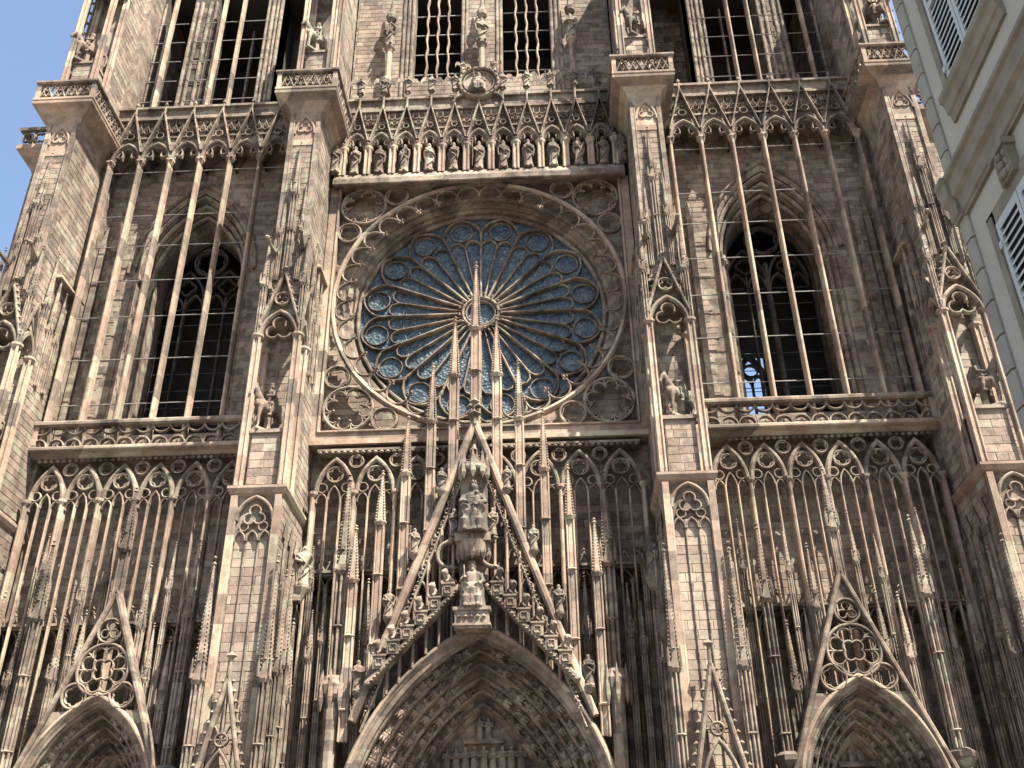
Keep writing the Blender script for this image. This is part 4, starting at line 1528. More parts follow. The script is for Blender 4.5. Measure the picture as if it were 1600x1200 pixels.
# open lancets between the outer and the inner gable
HEADS = ((1.18, 19.6), (1.74, 18.0), (2.28, 16.6), (2.84, 15.0), (3.35, 13.5))
for e in (-1, 1):
    for k, (hx, hz) in enumerate(HEADS):
        mb = MB()
        x = e * hx
        zb = 24.0
        r2 = [pz for pz in portal_arc(PX, 4.0, 5.7, 9.67, -0.2, 40)]
        zb = min((abs(q[0] - x), q[1]) for q in r2)[1]
        mb.sweep(parch(x, hz - 0.45, 0.23, hz, 5), bar(0.11, GYc + 0.1, GYc + 0.36))
        mb.sweep([(x - 0.05 * e, hz + 0.1), (x + e * 0.02, hz + 0.8)], bar(0.07, GYc + 0.12, GYc + 0.3))
        mb.sweep(circ(x + e * 0.02, hz + 0.32, 0.13, 10), bar(0.06, GYc + 0.12, GYc + 0.3), True)
        part('lancet_head', mb, M_STONE, cg)
    for k, mx in enumerate((0.92, 1.46, 2.01, 2.56, 3.1, 3.6)):
        mb = MB()
        x = e * mx
        zt = 24.3 - (mx + 0.35) / SL
        zb = min((abs(q[0] - x), q[1]) for q in portal_arc(PX, 4.0, 5.7, 9.67, -0.2, 40))[1]
        if zt > zb + 0.3:
            mb.sweep([(x, zb), (x, zt)], bar(0.13, GYc + 0.02, GYc + 0.34))
            part('gable_mullion', mb, M_PALE, cg)
# inner gable with steps for the lions
mb = MB()
ISL = 0.93
for e in (-1, 1):
    mb.sweep([(e * 4.35, 16.75 - 4.35 / ISL), (e * 0.55, 16.75 - 0.55 / ISL)], bar(0.26, GYc - 0.55, GYc + 0.1))
    for k in range(30):
        f = (k + 0.5) / 30
        x = 4.3 - 3.7 * f
        mb.knob((e * x, GYc - 0.56, 16.75 - x / ISL - 0.12), 0.075)
ig = part('stepped_gable', mb, M_STONE, cg)
STEPS = []
for e in (-1, 1):
    for k in range(6):
        x = 1.05 + k * 0.56
        z = 16.75 - x / ISL + 0.15
        mb = MB()
        mb.box(e * x - 0.25, e * x + 0.25, GYc - 0.6, GYc, z - 0.1, z + 0.42)
        mb.box(e * x - 0.29, e * x + 0.29, GYc - 0.66, GYc, z + 0.42, z + 0.5)
        mb.sweep(foil(e * x, z + 0.16, 0.17, 4, PI / 4), bar(0.05, GYc - 0.66, GYc - 0.6), True)
        part('step_block', mb, M_STONE, cg)
        STEPS.append((e, k, e * x, z + 0.5))
# thrones of the virgin and of the king
mb = MB()
mb.box(-0.62, 0.62, GYc + 0.05, GYc + 0.3, 14.2, 22.4)
part('throne_back', mb, M_STONE, cg)
for zc, w in ((21.6, 0.66), (17.7, 0.72)):
    mb = MB()
    mb.lathe([(w * 0.92, zc), (w, zc + 0.1), (w, zc + 0.3), (w * 0.7, zc + 0.42)], 0, GYc - 0.15, 12, 0)
    for k in range(5):
        t = PI + k * PI / 4
        xx, yy = w * 0.9 * cos(t), GYc - 0.15 + w * 0.9 * sin(t)
        mb.lathe([(0.01, zc - 0.45), (0.14, zc - 0.15), (0.14, zc + 0.25), (0.01, zc + 1.0)], xx, yy, 5)
    mb.lathe([(w * 0.5, zc + 0.4), (0.06, zc + 1.5)], 0, GYc - 0.1, 6)
    mb.knob((0, GYc - 0.3, zc + 1.1), 0.2)
    part('throne_canopy', mb, M_STONE, cg)
mb = MB()
mb.box(-0.78, 0.78, GYc - 0.75, GYc + 0.1, 18.1, 18.45)
mb.lathe([(0.5, 17.4), (0.75, 18.1)], 0, GYc - 0.3, 6, 0)
part('throne_seat', mb, M_STONE, cg)
mb = MB()
mb.box(-0.72, 0.72, GYc - 0.8, GYc + 0.1, 14.2, 14.95)
mb.box(-0.8, 0.8, GYc - 0.88, GYc + 0.1, 14.95, 15.1)
mb.box(-0.8, 0.8, GYc - 0.88, GYc + 0.1, 14.3, 14.4)
for k in range(5):
    mb.knob((-0.5 + 0.25 * k, GYc - 0.84, 14.68), 0.11)
part('throne_seat', mb, M_STONE, cg)
for e in (-1, 1):
    mb = MB()                                               # scrolled brackets beside the canopy
    mb.sweep(arc(e * 0.95, 17.65, 0.62, PI / 2, PI / 2 + e * PI, 10) if e > 0 else arc(-0.95, 17.65, 0.62, PI / 2, PI * 1.5, 10), bar(0.16, GYc - 0.35, GYc - 0.1))
    mb.knob((e * 0.95, GYc - 0.3, 17.0), 0.2)
    mb.knob((e * 0.95, GYc - 0.3, 18.35), 0.18)
    part('scroll_bracket', mb, M_STONE, cg)
# finial and the fan of spirelets behind the gable
mb = MB()
mb.knob((0, GYc, 24.75), 0.36)
mb.knob((0, GYc - 0.05, 25.4), 0.26)
mb.knob((0.2, GYc - 0.1, 25.1), 0.2)
mb.knob((-0.2, GYc - 0.1, 25.1), 0.2)
mb.vshaft(0, GYc, 24.2, 25.3, 0.12, 6)
part('finial', mb, M_STONE, cg)
pinnacle(CATH, 0, -1.7, 20.0, 29.9, 34.0, 0.30, twin=True, plain=True)
for e in (-1, 1):
    for x, zs, zt, w in ((1.04, 27.2, 30.6, 0.29), (2.1, 24.7, 27.9, 0.27), (3.22, 22.0, 25.1, 0.26), (4.30, 19.6, 22.1, 0.25), (5.38, 16.9, 19.4, 0.25)):
        zb = max(10.0, 24.3 - (x) / SL - 1.2)
        pinnacle(CATH, e * x, -1.65, zb, zs, zt, w, twin=True, plain=True)
    # broad twisted cluster beside the gable
    pinnacle(CATH, e * 5.92, -1.35, 12.6, 17.4, 22.1, 0.33)
    pinnacle(CATH, e * 6.05, -0.9, 12.6, 15.6, 18.3, 0.20)
    mb = MB()
    mb.lathe([(0.3, 5.0), (0.3, 10.6), (0.34, 11.6), (0.55, 11.9), (0.62, 12.3), (0.5, 12.5), (0.42, 12.7)], e * 5.95, -1.4, 8)
    for k in range(8):
        t = k * PI / 4
        mb.lathe([(0.01, 11.2), (0.11, 11.6), (0.11, 12.1), (0.01, 12.9)], e * 5.95 + 0.55 * cos(t), -1.4 + 0.55 * sin(t), 5)
    part('pinnacle_console', mb, M_STONE, CATH)
    for x, y, zs, zt, w in ((6.7, -0.9, 14.4, 16.6, 0.17), (7.25, -0.8, 13.7, 15.8, 0.16), (4.85, -0.7, 14.4, 17.2, 0.2), (5.0, -1.2, 11.0, 13.4, 0.18), (7.6, -0.3, 17.0, 19.0, 0.16), (6.5, -0.4, 10.5, 12.5, 0.17)):
        pinnacle(CATH, e * x, y, 5.0, zs, zt, w)


def side_gable(s):
    cx = s * 15.8
    y0 = -1.9
    mb = MB()
    sl = 0.385
    for e in (-1, 1):
        mb.sweep([(cx + e * 3.3, 16.5 - 3.3 / sl), (cx, 16.55)], [(-0.11, y0 + 0.5), (-0.11, y0 + 0.02), (-0.05, y0 - 0.06), (0.05, y0 - 0.06), (0.11, y0), (0.11, y0 + 0.5)])
    g_ = part('side_gable', mb, M_STONE, CATH)
    mb = MB()
    mb.sweep(circ(cx, 13.15, 1.10, 40), bar(0.13, y0, y0 + 0.3), True)
    mb.sweep(foil(cx, 13.15, 1.0, 8, PI / 8, 0.70), bar(0.085, y0 + 0.06, y0 + 0.25), True)
    for k in range(8):
        a2 = k * PI / 4
        mb.sweep([(cx + 0.70 * cos(a2), 13.15 + 0.70 * sin(a2)), (cx + 1.04 * cos(a2), 13.15 + 1.04 * sin(a2))], bar(0.09, y0 + 0.05, y0 + 0.25))
        mb.sweep([(cx + 0.66 * cos(a2), 13.15 + 0.66 * sin(a2)), (cx + 0.45 * cos(a2), 13.15 + 0.45 * sin(a2))], bar(0.06, y0 + 0.07, y0 + 0.25))
    mb.sweep(foil(cx, 13.15, 0.48, 4, PI / 4), bar(0.08, y0 + 0.06, y0 + 0.25), True)
    part('roundel', mb, M_STONE, g_)
    for dx, z, n in ((0, 14.82, 3), (-1.02, 12.06, 6), (1.02, 12.06, 6)):
        mb = MB()
        mb.sweep(circ(cx + dx, z, 0.52, 26), bar(0.10, y0, y0 + 0.3), True)
        mb.sweep(foil(cx + dx, z, 0.42, n, PI / 2, 0.55), bar(0.065, y0 + 0.07, y0 + 0.24), True)
        part('small_roundel', mb, M_STONE, g_)
    mb = MB()                                               # solid spandrels at the feet and the point
    mb.add([(cx, y0 + 0.12, 16.3), (cx - 0.42, y0 + 0.12, 15.3), (cx, y0 + 0.12, 15.38), (cx + 0.42, y0 + 0.12, 15.3)], [(0, 1, 2, 3)])
    part('gable_point', mb, M_STONE, g_)
    for e in (-1, 1):
        mb = MB()
        pa = [q for q in portal_arc(15.8, 2.2, 7.5, 5.0, -0.15, 22)][:23]
        col = [(x, z) for x, z in pa if z < 11.55]
        for (xa, za), (xb, zb) in zip(col[:-1], col[1:]):
            xa_, xb_ = abs(xa - 15.8), abs(xb - 15.8)
            oa, ob = (16.5 - za) * sl, (16.5 - zb) * sl
            if oa > xa_ and ob > xb_:
                mb.add([(cx + e * xa_, y0 + 0.12, za), (cx + e * oa, y0 + 0.12, za), (cx + e * ob, y0 + 0.12, zb), (cx + e * xb_, y0 + 0.12, zb)], [(0, 1, 2, 3)])
        part('spandrel', mb, M_STONE, g_)
    pinnacle(g_ if False else CATH, cx + s * 0.05, -1.75, 16.3, 18.6, 21.6, 0.26, twin=True)
    # pinnacles in front of the harp strings
    for x, y, zs, zt, w in ((12.6, -1.4, 15.6, 19.0, 0.27), (14.75, -1.2, 15.2, 18.1, 0.2), (13.4, -1.0, 11.8, 14.7, 0.2), (17.4, -1.0, 13.2, 16.0, 0.2), (19.4, -1.4, 15.6, 19.2, 0.27),
                            (18.3, -1.1, 13.0, 15.8, 0.19), (21.2, -1.2, 13.4, 16.9, 0.22), (20.3, -0.9, 12.8, 15.2, 0.18), (11.4, -1.2, 13.2, 16.0, 0.2), (13.9, -0.8, 17.0, 19.2, 0.15),
                            (16.9, -0.8, 17.4, 19.8, 0.15), (14.3, -0.8, 13.0, 15.4, 0.16), (21.9, -0.9, 10.5, 13.2, 0.18), (11.9, -0.8, 17.2, 19.5, 0.15), (17.9, -0.8, 16.6, 18.6, 0.15), (20.0, -0.8, 17.6, 19.8, 0.15)):
        pinnacle(CATH, s * x, y, 5.0, zs, zt, w)
    for x in (12.6, 19.4):
        mb = MB()
        mb.lathe([(0.3, 5), (0.32, 8.5), (0.52, 8.8), (0.58, 8.9), (0.58, 9.1), (0.35, 9.25)], s * x, -1.4, 8)
        part('pinnacle_console', mb, M_STONE, CATH)


side_gable(-1)
side_gable(1)

# ------------------------------------------------------------------ carved figures
def carved(mb, name, voxel, mat=M_STAT):
    """joins the modelled pieces into one continuous carved surface"""
    me = mb.mesh(name, mat)
    o = bpy.data.objects.new('carving_block', me)
    COL.objects.link(o)
    md = o.modifiers.new('r', 'REMESH')
    md.mode = 'VOXEL'
    md.voxel_size = voxel
    md.use_smooth_shade = True
    dg = bpy.context.evaluated_depsgraph_get()
    ev = o.evaluated_get(dg)
    out = bpy.data.meshes.new_from_object(ev)
    out.name = name
    bpy.data.objects.remove(o)
    bpy.data.meshes.remove(me)
    if not out.materials:
        out.materials.append(mat)
    return out


def ell(cx, cy, z, rx, ry, n=20, amp=0.0, k=7, ph=0.0):
    return [(cx + rx * cos(2 * PI * i / n) * (1 + amp * sin(k * 2 * PI * i / n + ph)), cy + ry * sin(2 * PI * i / n) * (1 + amp * sin(k * 2 * PI * i / n + ph)), z) for i in range(n)]


def head(mb, cx, cy, z, r, beard=True, crown=False, hair=True):
    mb.blob((cx, cy, z), r * 0.80, r * 0.92, r * 1.15, 10, 7)
    mb.blob((cx, cy - r * 0.92, z - r * 0.12), r * 0.16, r * 0.26, r * 0.28, 6, 4)       # nose
    for e in (-1, 1):
        mb.blob((cx + e * r * 0.34, cy - r * 0.80, z + r * 0.28), r * 0.26, r * 0.14, r * 0.12, 6, 4)   # brows
        mb.blob((cx + e * r * 0.36, cy - r * 0.74, z - r * 0.28), r * 0.24, r * 0.18, r * 0.22, 6, 4)   # cheeks
    mb.blob((cx, cy - r * 0.80, z - r * 0.55), r * 0.26, r * 0.16, r * 0.10, 6, 4)       # lips
    mb.blob((cx, cy - r * 0.62, z - r * 0.85), r * 0.32, r * 0.28, r * 0.24, 6, 4)
    if beard:
        mb.blob((cx, cy - r * 0.62, z - r * 1.15), r * 0.5, r * 0.36, r * 0.62, 8, 5)
    if hair:
        mb.blob((cx, cy + r * 0.22, z + r * 0.16), r * 0.98, r * 0.92, r * 1.12, 10, 6)
        for e in (-1, 1):
            mb.tube([(cx + e * r * 0.8, cy, z + r * 0.3), (cx + e * r * 0.95, cy + r * 0.1, z - r * 0.5), (cx + e * r * 0.8, cy + r * 0.15, z - r * 1.3)], [r * 0.3, r * 0.36, r * 0.2], 7)
    if crown:
        mb.lathe([(r * 0.95, z + r * 0.62), (r * 1.0, z + r * 0.95)], cx, cy + r * 0.08, 12)
        for k in range(8):
            t = k * PI / 4
            mb.lathe([(r * 0.24, z + r * 0.9), (0.01, z + r * 1.5)], cx + r * 0.9 * cos(t), cy + r * 0.08 + r * 0.9 * sin(t), 5)


def standing(pose, seed, crown=False, beard=True, wings=False):
    rnd = random.Random(seed)
    mb = MB()
    sw = rnd.choice((-1, 1)) * 0.02
    am, ph = rnd.uniform(0.05, 0.075), rnd.uniform(0, 6)
    prof = [(0.0, .165, .125), (0.04, .16, .12), (0.14, .145, .11), (0.28, .135, .105), (0.42, .138, .105), (0.53, .142, .10), (0.61, .125, .09), (0.70, .142, .092), (0.77, .160, .088), (0.81, .145, .075), (0.835, .085, .06), (0.86, .05, .048), (0.89, .048, .048)]
    mb.loft([ell(sw * sin(z * PI), 0.008 * sin(z * 5), z, rx, ry, 24, am if z < 0.6 else am * 0.35, 7, ph + z * 2.2) for z, rx, ry in prof])
    for e in (-1, 1):                                   # shoes
        mb.tube([(e * 0.07, -0.02, 0.02), (e * 0.085, -0.16, 0.015)], [0.045, 0.035], 7)
    head(mb, sw * 0.4, -0.015, 0.935, 0.062, beard, crown)
    # mantle swung across the front
    mb.tube([(-0.15, -0.02, 0.78), (-0.10, -0.10, 0.66), (0.03, -0.125, 0.54), (0.14, -0.07, 0.46)], [0.03, 0.032, 0.03, 0.025], 7)
    for k in range(3):
        mb.tube([(0.14 - k * 0.05, -0.08 - k * 0.012, 0.47 - k * 0.04), (0.05 - k * 0.05, -0.13, 0.30 - k * 0.05), (-0.10, -0.10, 0.22 - k * 0.05)], [0.016, 0.02, 0.012], 6)
    sh = {}
    if pose == 'book':
        arms = {-1: [(-.15, 0, .765), (-.19, -.03, .63), (-.07, -.15, .62)], 1: [(.15, 0, .765), (.19, -.03, .62), (.04, -.16, .60)]}
        mb.box(-0.06, 0.07, -0.19, -0.145, 0.58, 0.73)
    elif pose == 'raised':
        arms = {-1: [(-.15, 0, .765), (-.21, -.06, .68), (-.17, -.14, .83)], 1: [(.15, 0, .765), (.19, -.03, .62), (.06, -.15, .58)]}
    elif pose == 'staff':
        arms = {-1: [(-.15, 0, .765), (-.2, -.05, .66), (-.18, -.17, .68)], 1: [(.15, 0, .765), (.19, -.03, .62), (.05, -.15, .60)]}
        mb.tube([(-.18, -.18, 0.02), (-.18, -.185, 0.98)], [0.016, 0.016], 6)
        mb.blob((-.18, -.185, 0.99), 0.035)
    elif pose == 'folded':
        arms = {-1: [(-.15, 0, .765), (-.185, -.04, .63), (.0, -.15, .66)], 1: [(.15, 0, .765), (.185, -.04, .63), (-.02, -.16, .69)]}
    elif pose == 'scroll':
        arms = {-1: [(-.15, 0, .765), (-.19, -.02, .62), (-.1, -.15, .56)], 1: [(.15, 0, .765), (.2, -.05, .66), (.13, -.16, .72)]}
        mb.tube([(.13, -.17, .74), (.02, -.19, .5), (-.04, -.18, .32)], [(.04, .015), (.045, .012), (.04, .01)], 8)
    else:
        arms = {-1: [(-.15, 0, .765), (-.19, -.01, .62), (-.165, -.09, .48)], 1: [(.15, 0, .765), (.19, -.03, .62), (.05, -.15, .62)]}
    for e, (a, b_, c) in arms.items():
        mb.tube([a, b_, c], [0.055, 0.05, 0.036], 8)
        mb.blob((c[0], c[1] - 0.01, c[2]), 0.032, 0.032, 0.038, 7, 5)
        v = Vector(c) - Vector(b_)
        v.normalize()
        for k in range(4):
            q = Vector(c) + v * 0.02 + Vector((0.016 * (k - 1.5), -0.012, 0))
            mb.tube([tuple(q), tuple(q + v * 0.035 + Vector((0, 0.008, -0.006)))], [0.009, 0.007], 5)
        mb.tube([(b_[0], b_[1], b_[2]), (b_[0] * 0.9, b_[1] + 0.02, b_[2] - 0.16), (b_[0] * 0.8, b_[1], b_[2] - 0.26)], [0.045, 0.035, 0.015], 7)
    if wings:
        for e in (-1, 1):
            mb.loft([[(e * 0.06, 0.07, 0.74), (e * 0.06, 0.11, 0.74), (e * 0.07, 0.11, 0.60), (e * 0.07, 0.07, 0.60)],
                     [(e * 0.24, 0.09, 1.02), (e * 0.24, 0.12, 1.02), (e * 0.30, 0.12, 0.74), (e * 0.30, 0.09, 0.74)],
                     [(e * 0.40, 0.06, 0.98), (e * 0.40, 0.09, 0.98), (e * 0.43, 0.09, 0.66), (e * 0.43, 0.06, 0.66)],
                     [(e * 0.50, 0.02, 0.72), (e * 0.50, 0.05, 0.72), (e * 0.48, 0.05, 0.40), (e * 0.48, 0.02, 0.40)]])
    return mb


def seated(child, seed, crown=True):
    rnd = random.Random(seed)
    mb = MB()
    # skirt over the knees, then torso
    mb.loft([ell(0, oy, z, rx, ry, 28, am, 9, 1.0 + z * 2) for z, rx, ry, oy, am in
             ((0.0, .27, .20, -.10, .07), (0.06, .26, .19, -.10, .07), (0.22, .235, .19, -.10, .06), (0.36, .24, .21, -.10, .04), (0.43, .235, .20, -.08, .02), (0.47, .18, .14, -.02, .02), (0.56, .145, .105, 0.02, .02),
              (0.66, .15, .10, 0.02, .02), (0.74, .175, .095, 0.02, .01), (0.785, .155, .08, 0.02, 0), (0.81, .085, .06, 0.02, 0), (0.84, .05, .05, 0.01, 0), (0.87, .05, .05, 0.0, 0))])
    for e in (-1, 1):
        mb.tube([(e * 0.10, 0.0, 0.42), (e * 0.14, -0.27, 0.40), (e * 0.13, -0.27, 0.20), (e * 0.12, -0.24, 0.02)], [0.10, 0.095, 0.075, 0.06], 10)
        mb.tube([(e * 0.12, -0.22, 0.02), (e * 0.13, -0.34, 0.015)], [0.045, 0.035], 7)
    for k in range(5):
        x = -0.1 + 0.05 * k
        mb.tube([(x * 0.6, -0.22, 0.40), (x * 1.1, -0.28 + abs(x) * .3, 0.22), (x * 1.6, -0.27, 0.03)], [0.02, 0.024, 0.02], 6)
    head(mb, 0, -0.015, 0.92, 0.07, not child, crown)
    if child:
        arms = {-1: [(-.16, 0.02, .74), (-.21, -.06, .60), (-.12, -.20, .56)], 1: [(.16, 0.02, .74), (.21, -.05, .6), (.12, -.22, .52)]}
        mb.loft([ell(0.08, -0.20 + oy, z, rx, ry, 14, .05, 6) for z, rx, ry, oy in ((0.42, .075, .07, -.04), (0.52, .065, .06, 0), (0.60, .06, .05, 0), (0.64, .05, .04, 0), (0.66, .028, .028, 0), (0.68, .028, .028, 0))])
        head(mb, 0.08, -0.205, 0.715, 0.042, False, False)
        mb.tube([(0.03, -0.22, 0.62), (-0.03, -0.28, 0.60)], [0.02, 0.016], 6)
        mb.tube([(0.06, -0.24, 0.47), (0.03, -0.33, 0.46), (0.03, -0.34, 0.38)], [0.035, 0.03, 0.022], 7)
    else:
        arms = {-1: [(-.16, 0.02, .74), (-.22, -.05, .59), (-.13, -.24, .60)], 1: [(.16, 0.02, .74), (.22, -.04, .58), (.15, -.22, .48)]}
        mb.tube([(-.14, -.25, .50), (-.16, -.26, .86)], [0.016, 0.016], 6)
    for e, (a, b_, c) in arms.items():
        mb.tube([a, b_, c], [0.06, 0.052, 0.04], 8)
        mb.blob((c[0], c[1] - 0.012, c[2]), 0.036, 0.036, 0.04, 7, 5)
        for k in range(4):
            mb.tube([(c[0] + 0.017 * (k - 1.5), c[1] - 0.03, c[2]), (c[0] + 0.017 * (k - 1.5), c[1] - 0.06, c[2] - 0.012)], [0.01, 0.008], 5)
    mb.box(-0.27, 0.27, 0.04, 0.2, 0.0, 0.42)
    return mb


def horse():
    """stands facing -x; withers at 1.5"""
    mb = MB()
    mb.tube([(0.86, 0, 1.18), (0.66, 0, 1.24), (0.32, 0, 1.16), (0.0, 0, 1.14), (-0.34, 0, 1.16), (-0.62, 0, 1.20), (-0.80, 0, 1.22)], [(.15, .15), (.29, .27), (.30, .29), (.31, .29), (.32, .28), (.27, .25), (.12, .14)], 14)
    mb.tube([(-0.50, 0, 1.28), (-0.70, 0, 1.55), (-0.80, 0, 1.80), (-0.85, 0, 1.92)], [(.27, .18), (.21, .14), (.155, .11), (.12, .10)], 12)
    mb.tube([(-0.80, 0, 1.93), (-0.95, 0, 1.84), (-1.09, 0, 1.60), (-1.15, 0, 1.46)], [(.13, .11), (.14, .105), (.095, .075), (.08, .065)], 10)
    for e in (-1, 1):
        mb.lathe([(0.04, 2.02), (0.035, 2.1), (0.005, 2.2)], -0.82, e * 0.07, 6)
        mb.tube([(-0.56, e * 0.15, 1.14), (-0.60, e * 0.16, 0.86), (-0.62 - 0.1 * (e > 0), e * 0.15, 0.54), (-0.60 - 0.02 * (e > 0), e * 0.15, 0.20), (-0.63, e * 0.15, 0.08), (-0.68, e * 0.15, 0.0)], [.15, .115, .075, .05, .055, .075], 8)
        mb.tube([(0.60, e * 0.14, 1.16), (0.52, e * 0.17, 0.88), (0.66, e * 0.16, 0.58), (0.60 - 0.1 * (e < 0), e * 0.15, 0.20), (0.57 - 0.1 * (e < 0), e * 0.15, 0.08), (0.52 - 0.1 * (e < 0), e * 0.15, 0.0)], [.21, .16, .085, .055, .055, .075], 8)
    mb.tube([(0.84, 0, 1.36), (1.04, 0, 1.22), (1.08, 0, 0.8), (1.0, 0, 0.42)], [.06, .09, .10, .04], 8)
    for k in range(6):
        f = k / 5
        mb.blob((-0.46 - 0.32 * f, 0.05, 1.60 + 0.40 * f), 0.11, 0.10, 0.13, 6, 4)
    mb.box(-0.28, 0.32, -0.31, 0.31, 0.92, 1.38)             # saddle cloth
    mb.box(-0.75, 0.75, -0.34, 0.34, -0.12, 0.02)            # plinth
    mb.box(-0.12, 0.12, -0.14, 0.14, 0.0, 1.0)               # stone support under the belly
    return mb


def rider(seed):
    mb = MB()
    mb.loft([ell(0, 0, z, rx, ry, 18, .04, 7) for z, rx, ry in ((1.30, .24, .27), (1.45, .20, .22), (1.62, .155, .18), (1.80, .16, .21), (1.95, .16, .24), (2.03, .12, .17), (2.08, .075, .075), (2.14, .06, .06))])
    for e in (-1, 1):
        mb.tube([(0.04, e * 0.12, 1.38), (-0.22, e * 0.32, 1.26), (-0.20, e * 0.38, 0.98), (-0.14, e * 0.38, 0.74)], [.13, .12, .09, .065], 8)
        mb.tube([(-0.12, e * 0.38, 0.72), (-0.30, e * 0.40, 0.68)], [.06, .05], 7)
        mb.tube([(0.0, e * 0.24, 1.95), (-0.06, e * 0.33, 1.68), (-0.34, e * (0.20 if e > 0 else 0.26), 1.62)], [.09, .075, .055], 8)
        mb.blob((-0.37, e * (0.20 if e > 0 else 0.26), 1.62), 0.055, 0.055, 0.06, 7, 5)
    mb.tube([(0.10, 0, 2.0), (0.30, 0, 1.6), (0.40, 0, 1.2)], [(.12, .22), (.12, .27), (.10, .30)], 10)   # cloak
    b2 = MB()
    head(b2, 0, 0, 0, 0.125, True, True)
    for v, f in ((b2.v, b2.f),):
        mb.add([(y_, -x_, z_ + 2.26) for x_, y_, z_ in v], f)
    return mb


def lion():
    """crouching, facing -y, about 0.5 high"""
    mb = MB()
    mb.tube([(0, 0.30, 0.14), (0, 0.16, 0.20), (0, 0.0, 0.22), (0, -0.12, 0.27), (0, -0.2, 0.34)], [.10, .13, .125, .13, .12], 10)
    mb.blob((0, -0.22, 0.42), 0.15, 0.13, 0.155, 10, 6)
    mb.blob((0, -0.31, 0.43), 0.085, 0.09, 0.09, 8, 5)
    mb.blob((0, -0.39, 0.40), 0.05, 0.06, 0.045, 7, 4)
    for e in (-1, 1):
        mb.blob((e * 0.09, -0.2, 0.55), 0.035, 0.025, 0.04, 6, 4)
        mb.tube([(e * 0.10, -0.12, 0.26), (e * 0.11, -0.2, 0.10), (e * 0.11, -0.34, 0.03)], [.06, .05, .045], 7)
        mb.tube([(e * 0.10, 0.22, 0.16), (e * 0.15, 0.08, 0.14), (e * 0.14, 0.16, 0.03), (e * 0.14, 0.02, 0.02)], [.085, .07, .05, .04], 7)
    mb.tube([(0, 0.32, 0.12), (0.12, 0.36, 0.05), (0.2, 0.24, 0.1), (0.16, 0.2, 0.22)], [.03, .025, .025, .045], 6)
    return mb


POSES = ['book', 'raised', 'staff', 'folded', 'scroll', 'down']
PWORD = {'book': 'holding a book', 'raised': 'with one hand raised', 'staff': 'holding a staff', 'folded': 'with hands folded', 'scroll': 'holding a long scroll', 'down': 'with one arm hanging down'}
ST = {p: carved(standing(p, i + 3), 'saint', 0.0135) for i, p in enumerate(POSES)}
ANG = [carved(standing('folded', 21, beard=False, wings=True), 'angel', 0.0145), carved(standing('raised', 22, beard=False, wings=True), 'angel', 0.0145)]
ORD = ['first', 'second', 'third', 'fourth', 'fifth', 'sixth', 'seventh', 'eighth', 'ninth', 'tenth', 'eleventh', 'twelfth', 'thirteenth']


def place(name, me, label, cat, loc, rz, sc, group):
    o = put(name, me, None, loc, rz, sc)
    return tag(o, label, cat, group)


# the row of saints above the rose, one more at either end
seq = ['down', 'folded', 'book', 'scroll', 'book', 'folded', 'staff', 'raised', 'folded', 'book', 'scroll', 'staff', 'down']
for i in range(13):
    k = i - 6
    x = k * GS if abs(k) < 6 else (8.28 if k > 0 else -8.28)
    y = GY + 0.12 if abs(k) < 6 else GY - 0.1
    p_ = seq[i]
    lab = 'stone saint %s, %s from left in the row above the rose' % (PWORD[p_], ORD[i])
    place('saint_statue', ST[p_], lab, 'statue', (x, y, 41.62), random.uniform(-0.5, 0.5), (1.72, 1.8, 2.15), 'saints in the gallery above the rose')
for i, k in enumerate([-5, -4, -3, -2, -1, 1, 2, 3, 4, 5]):
    lab = 'winged stone angel on a gallery finial under the belfry, %s from the left' % ORD[i]
    place('angel_statue', ANG[i % 2], lab, 'statue', (k * GS, GY + 0.06, 48.0), random.uniform(-0.3, 0.3), 1.35, 'angels on the gallery finials')
place('angel_statue', ANG[0], 'winged stone angel perched on the upper left rim of the round medallion', 'statue', (-0.95, GY - 0.1, 49.25), 0.3, 1.0, 'angels on the medallion')
place('angel_statue', ANG[1], 'winged stone angel perched on the upper right rim of the round medallion', 'statue', (0.95, GY - 0.1, 49.25), -0.3, 1.0, 'angels on the medallion')
sm = carved(seated(False, 5, False), 'seated_statue', 0.015)
place('seated_statue', sm, 'seated bearded figure inside the round medallion above the gallery', 'statue', (0, GY - 0.02, 47.55), 0, 1.75, None)
# statues on the belfry columns
for x, p_, w in ((-5.95, 'scroll', 'left'), (0.05, 'raised', 'middle'), (5.85, 'book', 'right')):
    place('saint_statue', ST[p_], 'stone figure %s on the %s belfry column, above the gallery' % (PWORD[p_], w), 'statue', (x, 1.05, 53.85), random.uniform(-.4, .4), 2.25, 'figures on the belfry columns')
for x in (-5.95, 0.05, 5.85):
    mb = MB()
    mb.lathe([(0.02, 56.2), (0.34, 56.5), (0.38, 56.8), (0.18, 57.1), (0.05, 58.6)], x, 1.15, 8)
    part('statue_canopy', mb, M_STONE, bel)
# figures standing on the slopes of the central gable
rows = [(1.50, 20.85, 1.15), (2.66, 17.85, 1.2), (3.68, 15.0, 1.25), (4.8, 11.9, 1.3)]
hgt = ['topmost', 'second highest', 'third highest', 'lowest']
for e, sd in ((-1, 'left'), (1, 'right')):
    for k, (x, z, h) in enumerate(rows):
        p_ = POSES[(k * 2 + (e > 0) * 3) % 6]
        place('saint_statue', ST[p_], 'small saint %s, %s on the %s slope of the gable' % (PWORD[p_], hgt[k], sd), 'statue', (e * x, GYc + 0.05, z), -e * 0.3, h, 'saints on the central gable slopes')
        mb = MB()
        mb.lathe([(0.06, z - 0.3), (0.22, z - 0.06), (0.24, z)], e * x, GYc + 0.05, 7)
        part('figure_bracket', mb, M_STONE, cg)
vm = carved(seated(True, 3), 'seated_statue', 0.011)
place('seated_statue', vm, 'crowned mother with child seated on the high throne in the central gable', 'statue', (0, GYc - 0.42, 18.45), 0, 2.55, None)
